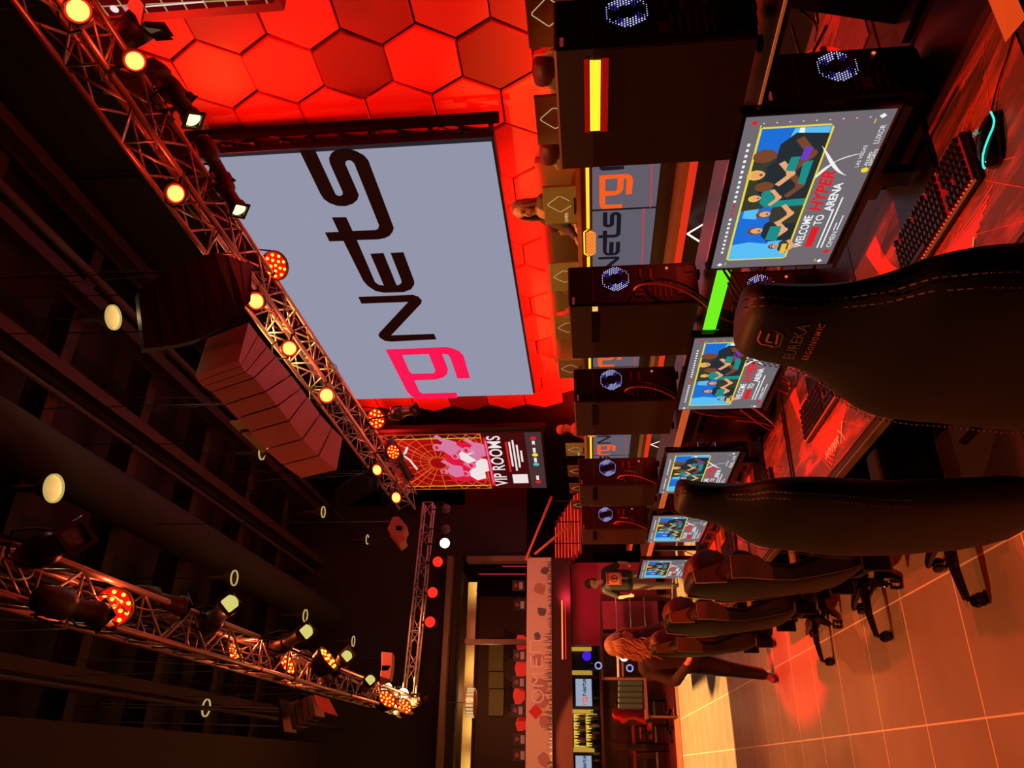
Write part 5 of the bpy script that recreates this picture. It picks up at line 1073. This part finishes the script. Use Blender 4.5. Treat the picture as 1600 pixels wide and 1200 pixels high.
def at_t(L, o):
    o = V(o); r = []
    for c in L: r.append((V(c[0])-o, V(c[1])-o, c[2], c[3]) if len(c) == 4 else (V(c[0])-o, c[1], c[2]))
    return r
# standing person in the black shirt, seen from behind, head turned down to the left
t = thing('person', 'person standing with back turned, black shirt with orange square print, short dark hair', 'person', (3.35, 15.5, 0)); H0 = (0, 0, 1.7)
HD = (-.25, -.2, 1.68); fdir = (-.8, .35, -.15)
pants = mat('grey_trousers', (.2, .14, .13), .8); blk = mat('black_shirt', (.02, .016, .016), .7)
arms = [((-.2, 0, 1.42), (-.34, -.05, 1.15), .05, .042), ((-.34, -.05, 1.15), (-.36, -.3, .98), .04, .03), ((.2, 0, 1.42), (.36, .02, 1.14), .05, .042), ((.36, .02, 1.14), (.3, -.22, 1.0), .04, .03)]
body(head((-.06, -.02, 1.7), fdir)+arms+hand((-.36, -.3, .98), (-.1, -.8, -.3), (0, 0, 1), 1)+hand((.3, -.22, 1.0), (-.5, -.7, -.2), (0, 0, 1), -1)+[((0, 0, 1.4), (0, 0, 1.0), .08, .1), ((-.09, 0, .95), (-.1, 0, .1), .05, .035), ((.09, 0, .95), (.12, .05, .1), .05, .035)], parent=t)
face_bits(t, (-.06, -.02, 1.7), fdir)
body([((-.17, 0, 1.43), (.17, 0, 1.43), .085, .085), ((-.1, 0, 1.35), (-.08, 0, .98), .13, .14), ((.1, 0, 1.35), (.08, 0, .98), .13, .14), ((-.2, 0, 1.42), (-.3, -.03, 1.2), .075, .07), ((.2, 0, 1.42), (.31, .01, 1.2), .075, .07)], name='shirt', m=blk, parent=t)
body([((-.08, 0, .98), (-.1, -.01, .55), .115, .085), ((-.1, -.01, .55), (-.1, .03, .1), .08, .06), ((.08, 0, .98), (.11, -.02, .55), .115, .085), ((.11, -.02, .55), (.14, .05, .1), .08, .06)], name='trousers', m=pants, parent=t)
for x in (-.1, .14): body([((x, .06, .04), (x-.02, -.12, .035), .045, .035)], name='shoe', m=black, parent=t)
body([((-.06, .0, 1.75), .112, (.9, .95, .95)), ((-.02, .02, 1.68), .09, (.9, .9, 1))], name='hair', m=mat('dark_hair', (.03, .015, .012), .6), parent=t)
A = Art((-.12, -.165, 1.12), (1, 0, 0), (0, 0, 1)); og = mat('shirt_print_orange', (.9, .16, .06), .6); A.rect(0, 0, .24, .3, og, .004); A.disc(.12, .14, .07, blk, .006, 18); A.disc(.12, .14, .052, og, .008, 18); A.disc(.12, .15, .03, blk, .01, 12); A.rect(.105, .09, .135, .13, blk, .01)
for i in range(5): A.rect(.02+.045*i, .25, .045+.045*i, .285, blk, .006); A.rect(.02+.045*i, .015, .05+.045*i, .04, blk, .006)
A.obj('shirt_print', t)
# long-haired person walking behind the far chair
t = thing('person', 'person with long wavy blond hair and dark top leaning behind the farthest gaming chair', 'person', (1.02, 8.0, 0))
hc = (.1, -.02, 1.46); fd = (.75, -.55, -.2); drk = mat('dark_top', (.05, .02, .02), .8)
body(head(hc, fd)+[((.0, 0, 1.2), (0, 0, .85), .08, .09), ((-.17, 0, 1.2), (-.26, -.1, .95), .045, .04), ((-.26, -.1, .95), (-.12, -.3, .84), .038, .03), ((.17, 0, 1.2), (.25, -.12, .95), .045, .04), ((.25, -.12, .95), (.14, -.3, .85), .038, .03), ((-.08, 0, .82), (-.16, .1, .1), .07, .045), ((.08, 0, .82), (.08, -.15, .1), .07, .045)]+hand((-.12, -.3, .84), (.5, -.7, -.2), (0, 0, 1), 1)+hand((.14, -.3, .85), (-.3, -.9, -.2), (0, 0, 1), -1), parent=t)
face_bits(t, hc, fd)
body([((-.15, 0, 1.22), (.15, 0, 1.22), .08, .08), ((-.08, 0, 1.15), (-.07, 0, .8), .12, .13), ((.08, 0, 1.15), (.07, 0, .8), .12, .13), ((-.18, 0, 1.2), (-.27, -.1, .95), .065, .055), ((.18, 0, 1.2), (.26, -.12, .95), .065, .055), ((-.27, -.1, .95), (-.15, -.26, .85), .055, .045), ((.26, -.12, .95), (.16, -.26, .86), .055, .045)], name='dark_top', m=drk, parent=t)
body([((-.08, 0, .82), (-.14, .04, .45), .11, .08), ((-.14, .04, .45), (-.2, .0, .1), .075, .05), ((.08, 0, .82), (.12, -.1, .45), .11, .08), ((.12, -.1, .45), (.1, -.1, .1), .075, .05)], name='trousers', m=black, parent=t)
for x, y in ((-.21, -.05), (.1, -.15)): body([((x, y+.08, .045), (x-.05, y-.1, .04), .04, .035)], name='shoe', m=mat('shoe_brown', (.12, .03, .03), .5), parent=t)
hairm = mat('blond_hair', (.62, .3, .16), .5, tint=.5, scale=60, bump=.8); b = B(); rr = random.Random(8); f3 = V(fd).normalized(); sd = f3.cross(V((0, 0, 1))).normalized(); hcV = V(hc)
for k in range(330):
    a = rr.uniform(1.0, 2*math.pi-1.0); dr = f3*math.cos(a)+sd*math.sin(a); st = hcV+V((0, 0, .135))+dr*rr.uniform(0, .04); p1 = hcV+dr*.105+V((0, 0, .06)); L = rr.uniform(.25, .46)
    wv = rr.uniform(.015, .035); ph = rr.uniform(0, 6); pts = [st, p1]
    for j in range(1, 8): q = j/7; pts.append(hcV+dr*(.115+.05*q)+V((0, 0, .04-L*q))+sd.cross(V((0, 0, 1)))*wv*math.sin(ph+q*9)+sd*wv*math.cos(ph+q*8)*math.copysign(1, math.sin(a)))
    b.tube(pts, rr.uniform(.003, .006), 5, 1)
b.ball(hcV-f3*.04+V((0, 0, .05)), .106, 16); b.obj('hair', hairm, t, True)
# seated person looking over the stage monitor
def bust(loc, lab, hairc, top, f, s=1.0, long=True):
    t = thing('person', lab, 'person', loc, 0); c = (0, 0, .6)
    body(head(c, f, 1.05)+[((0, 0, .36), (0, 0, -.05), .12, .13), ((-.0, -.18, .34), (-.12, -.24, .08), .045, .04), ((0, .18, .34), (-.12, .24, .08), .045, .04), ((-.12, -.24, .08), (-.36, -.12, .0), .038, .03), ((-.12, .24, .08), (-.36, .12, .0), .038, .03), ((0, -.09, -.1), (-.36, -.12, -.12), .08, .065), ((0, .09, -.1), (-.36, .12, -.12), .08, .065), ((-.36, -.12, -.14), (-.34, -.12, -.6), .06, .045), ((-.36, .12, -.14), (-.34, .12, -.6), .06, .045)]+hand((-.36, -.12, 0), (-1, .2, -.1), (0, 0, 1), 1)+hand((-.36, .12, 0), (-1, -.2, -.1), (0, 0, 1), -1), parent=t)
    face_bits(t, c, f, 1.05)
    body([((0, -.16, .37), (0, .16, .37), .08, .08), ((0, -.08, .3), (0, -.08, -.08), .12, .13), ((0, .08, .3), (0, .08, -.08), .12, .13), ((0, -.18, .35), (-.12, -.25, .08), .065, .055), ((0, .18, .35), (-.12, .25, .08), .065, .055), ((-.12, -.25, .08), (-.32, -.14, .01), .055, .045), ((-.12, .25, .08), (-.32, .14, .01), .055, .045)], name='jacket', m=top, parent=t)
    body([((0, -.09, -.12), (-.36, -.12, -.12), .1, .085), ((0, .09, -.12), (-.36, .12, -.12), .1, .085), ((-.36, -.12, -.14), (-.34, -.12, -.55), .08, .06), ((-.36, .12, -.14), (-.34, .12, -.55), .08, .06)], name='trousers', m=black, parent=t)
    if long:
        b = B(); rr = random.Random(1); f3 = V(f).normalized(); sd = f3.cross(V((0, 0, 1))).normalized(); h0 = V(c)
        for k in range(110):
            a = rr.uniform(1.05, 2*math.pi-1.05); dr = f3*math.cos(a)+sd*math.sin(a); L = rr.uniform(.25, .42); b.tube([h0+V((0, 0, .14)), h0+dr*.105+V((0, 0, .06))]+[h0+dr*(.11+.03*q)+V((rr.uniform(-.01, .01), rr.uniform(-.01, .01), .03-L*q)) for q in (.2, .5, .8, 1)], .01, 5, 1)
        b.ball(h0-f3*.04+V((0, 0, .05)), .108, 14); b.obj('hair', hairc, t, True)
    else: body([(V(c)+V((0, 0, .06)), .11, (.95, .95, .9))], name='cap', m=hairc, parent=t)
    return t
bust((5.75, 6.9, 1.78), 'person with long brown hair and dark jersey seated behind a stage monitor, facing the hall', mat('brown_hair', (.2, .09, .04), .5, tint=.4, scale=50), mat('dark_jersey', (.09, .07, .05), .7), (-1, -.25, -.1))
bust((5.9, 13.7, 1.56), 'person in a red jacket on the far part of the stage, turned away', mat('light_cap', (.6, .25, .15), .6), mat('red_jacket', (.7, .12, .1), .7), (.6, -.6, -.1), long=False)
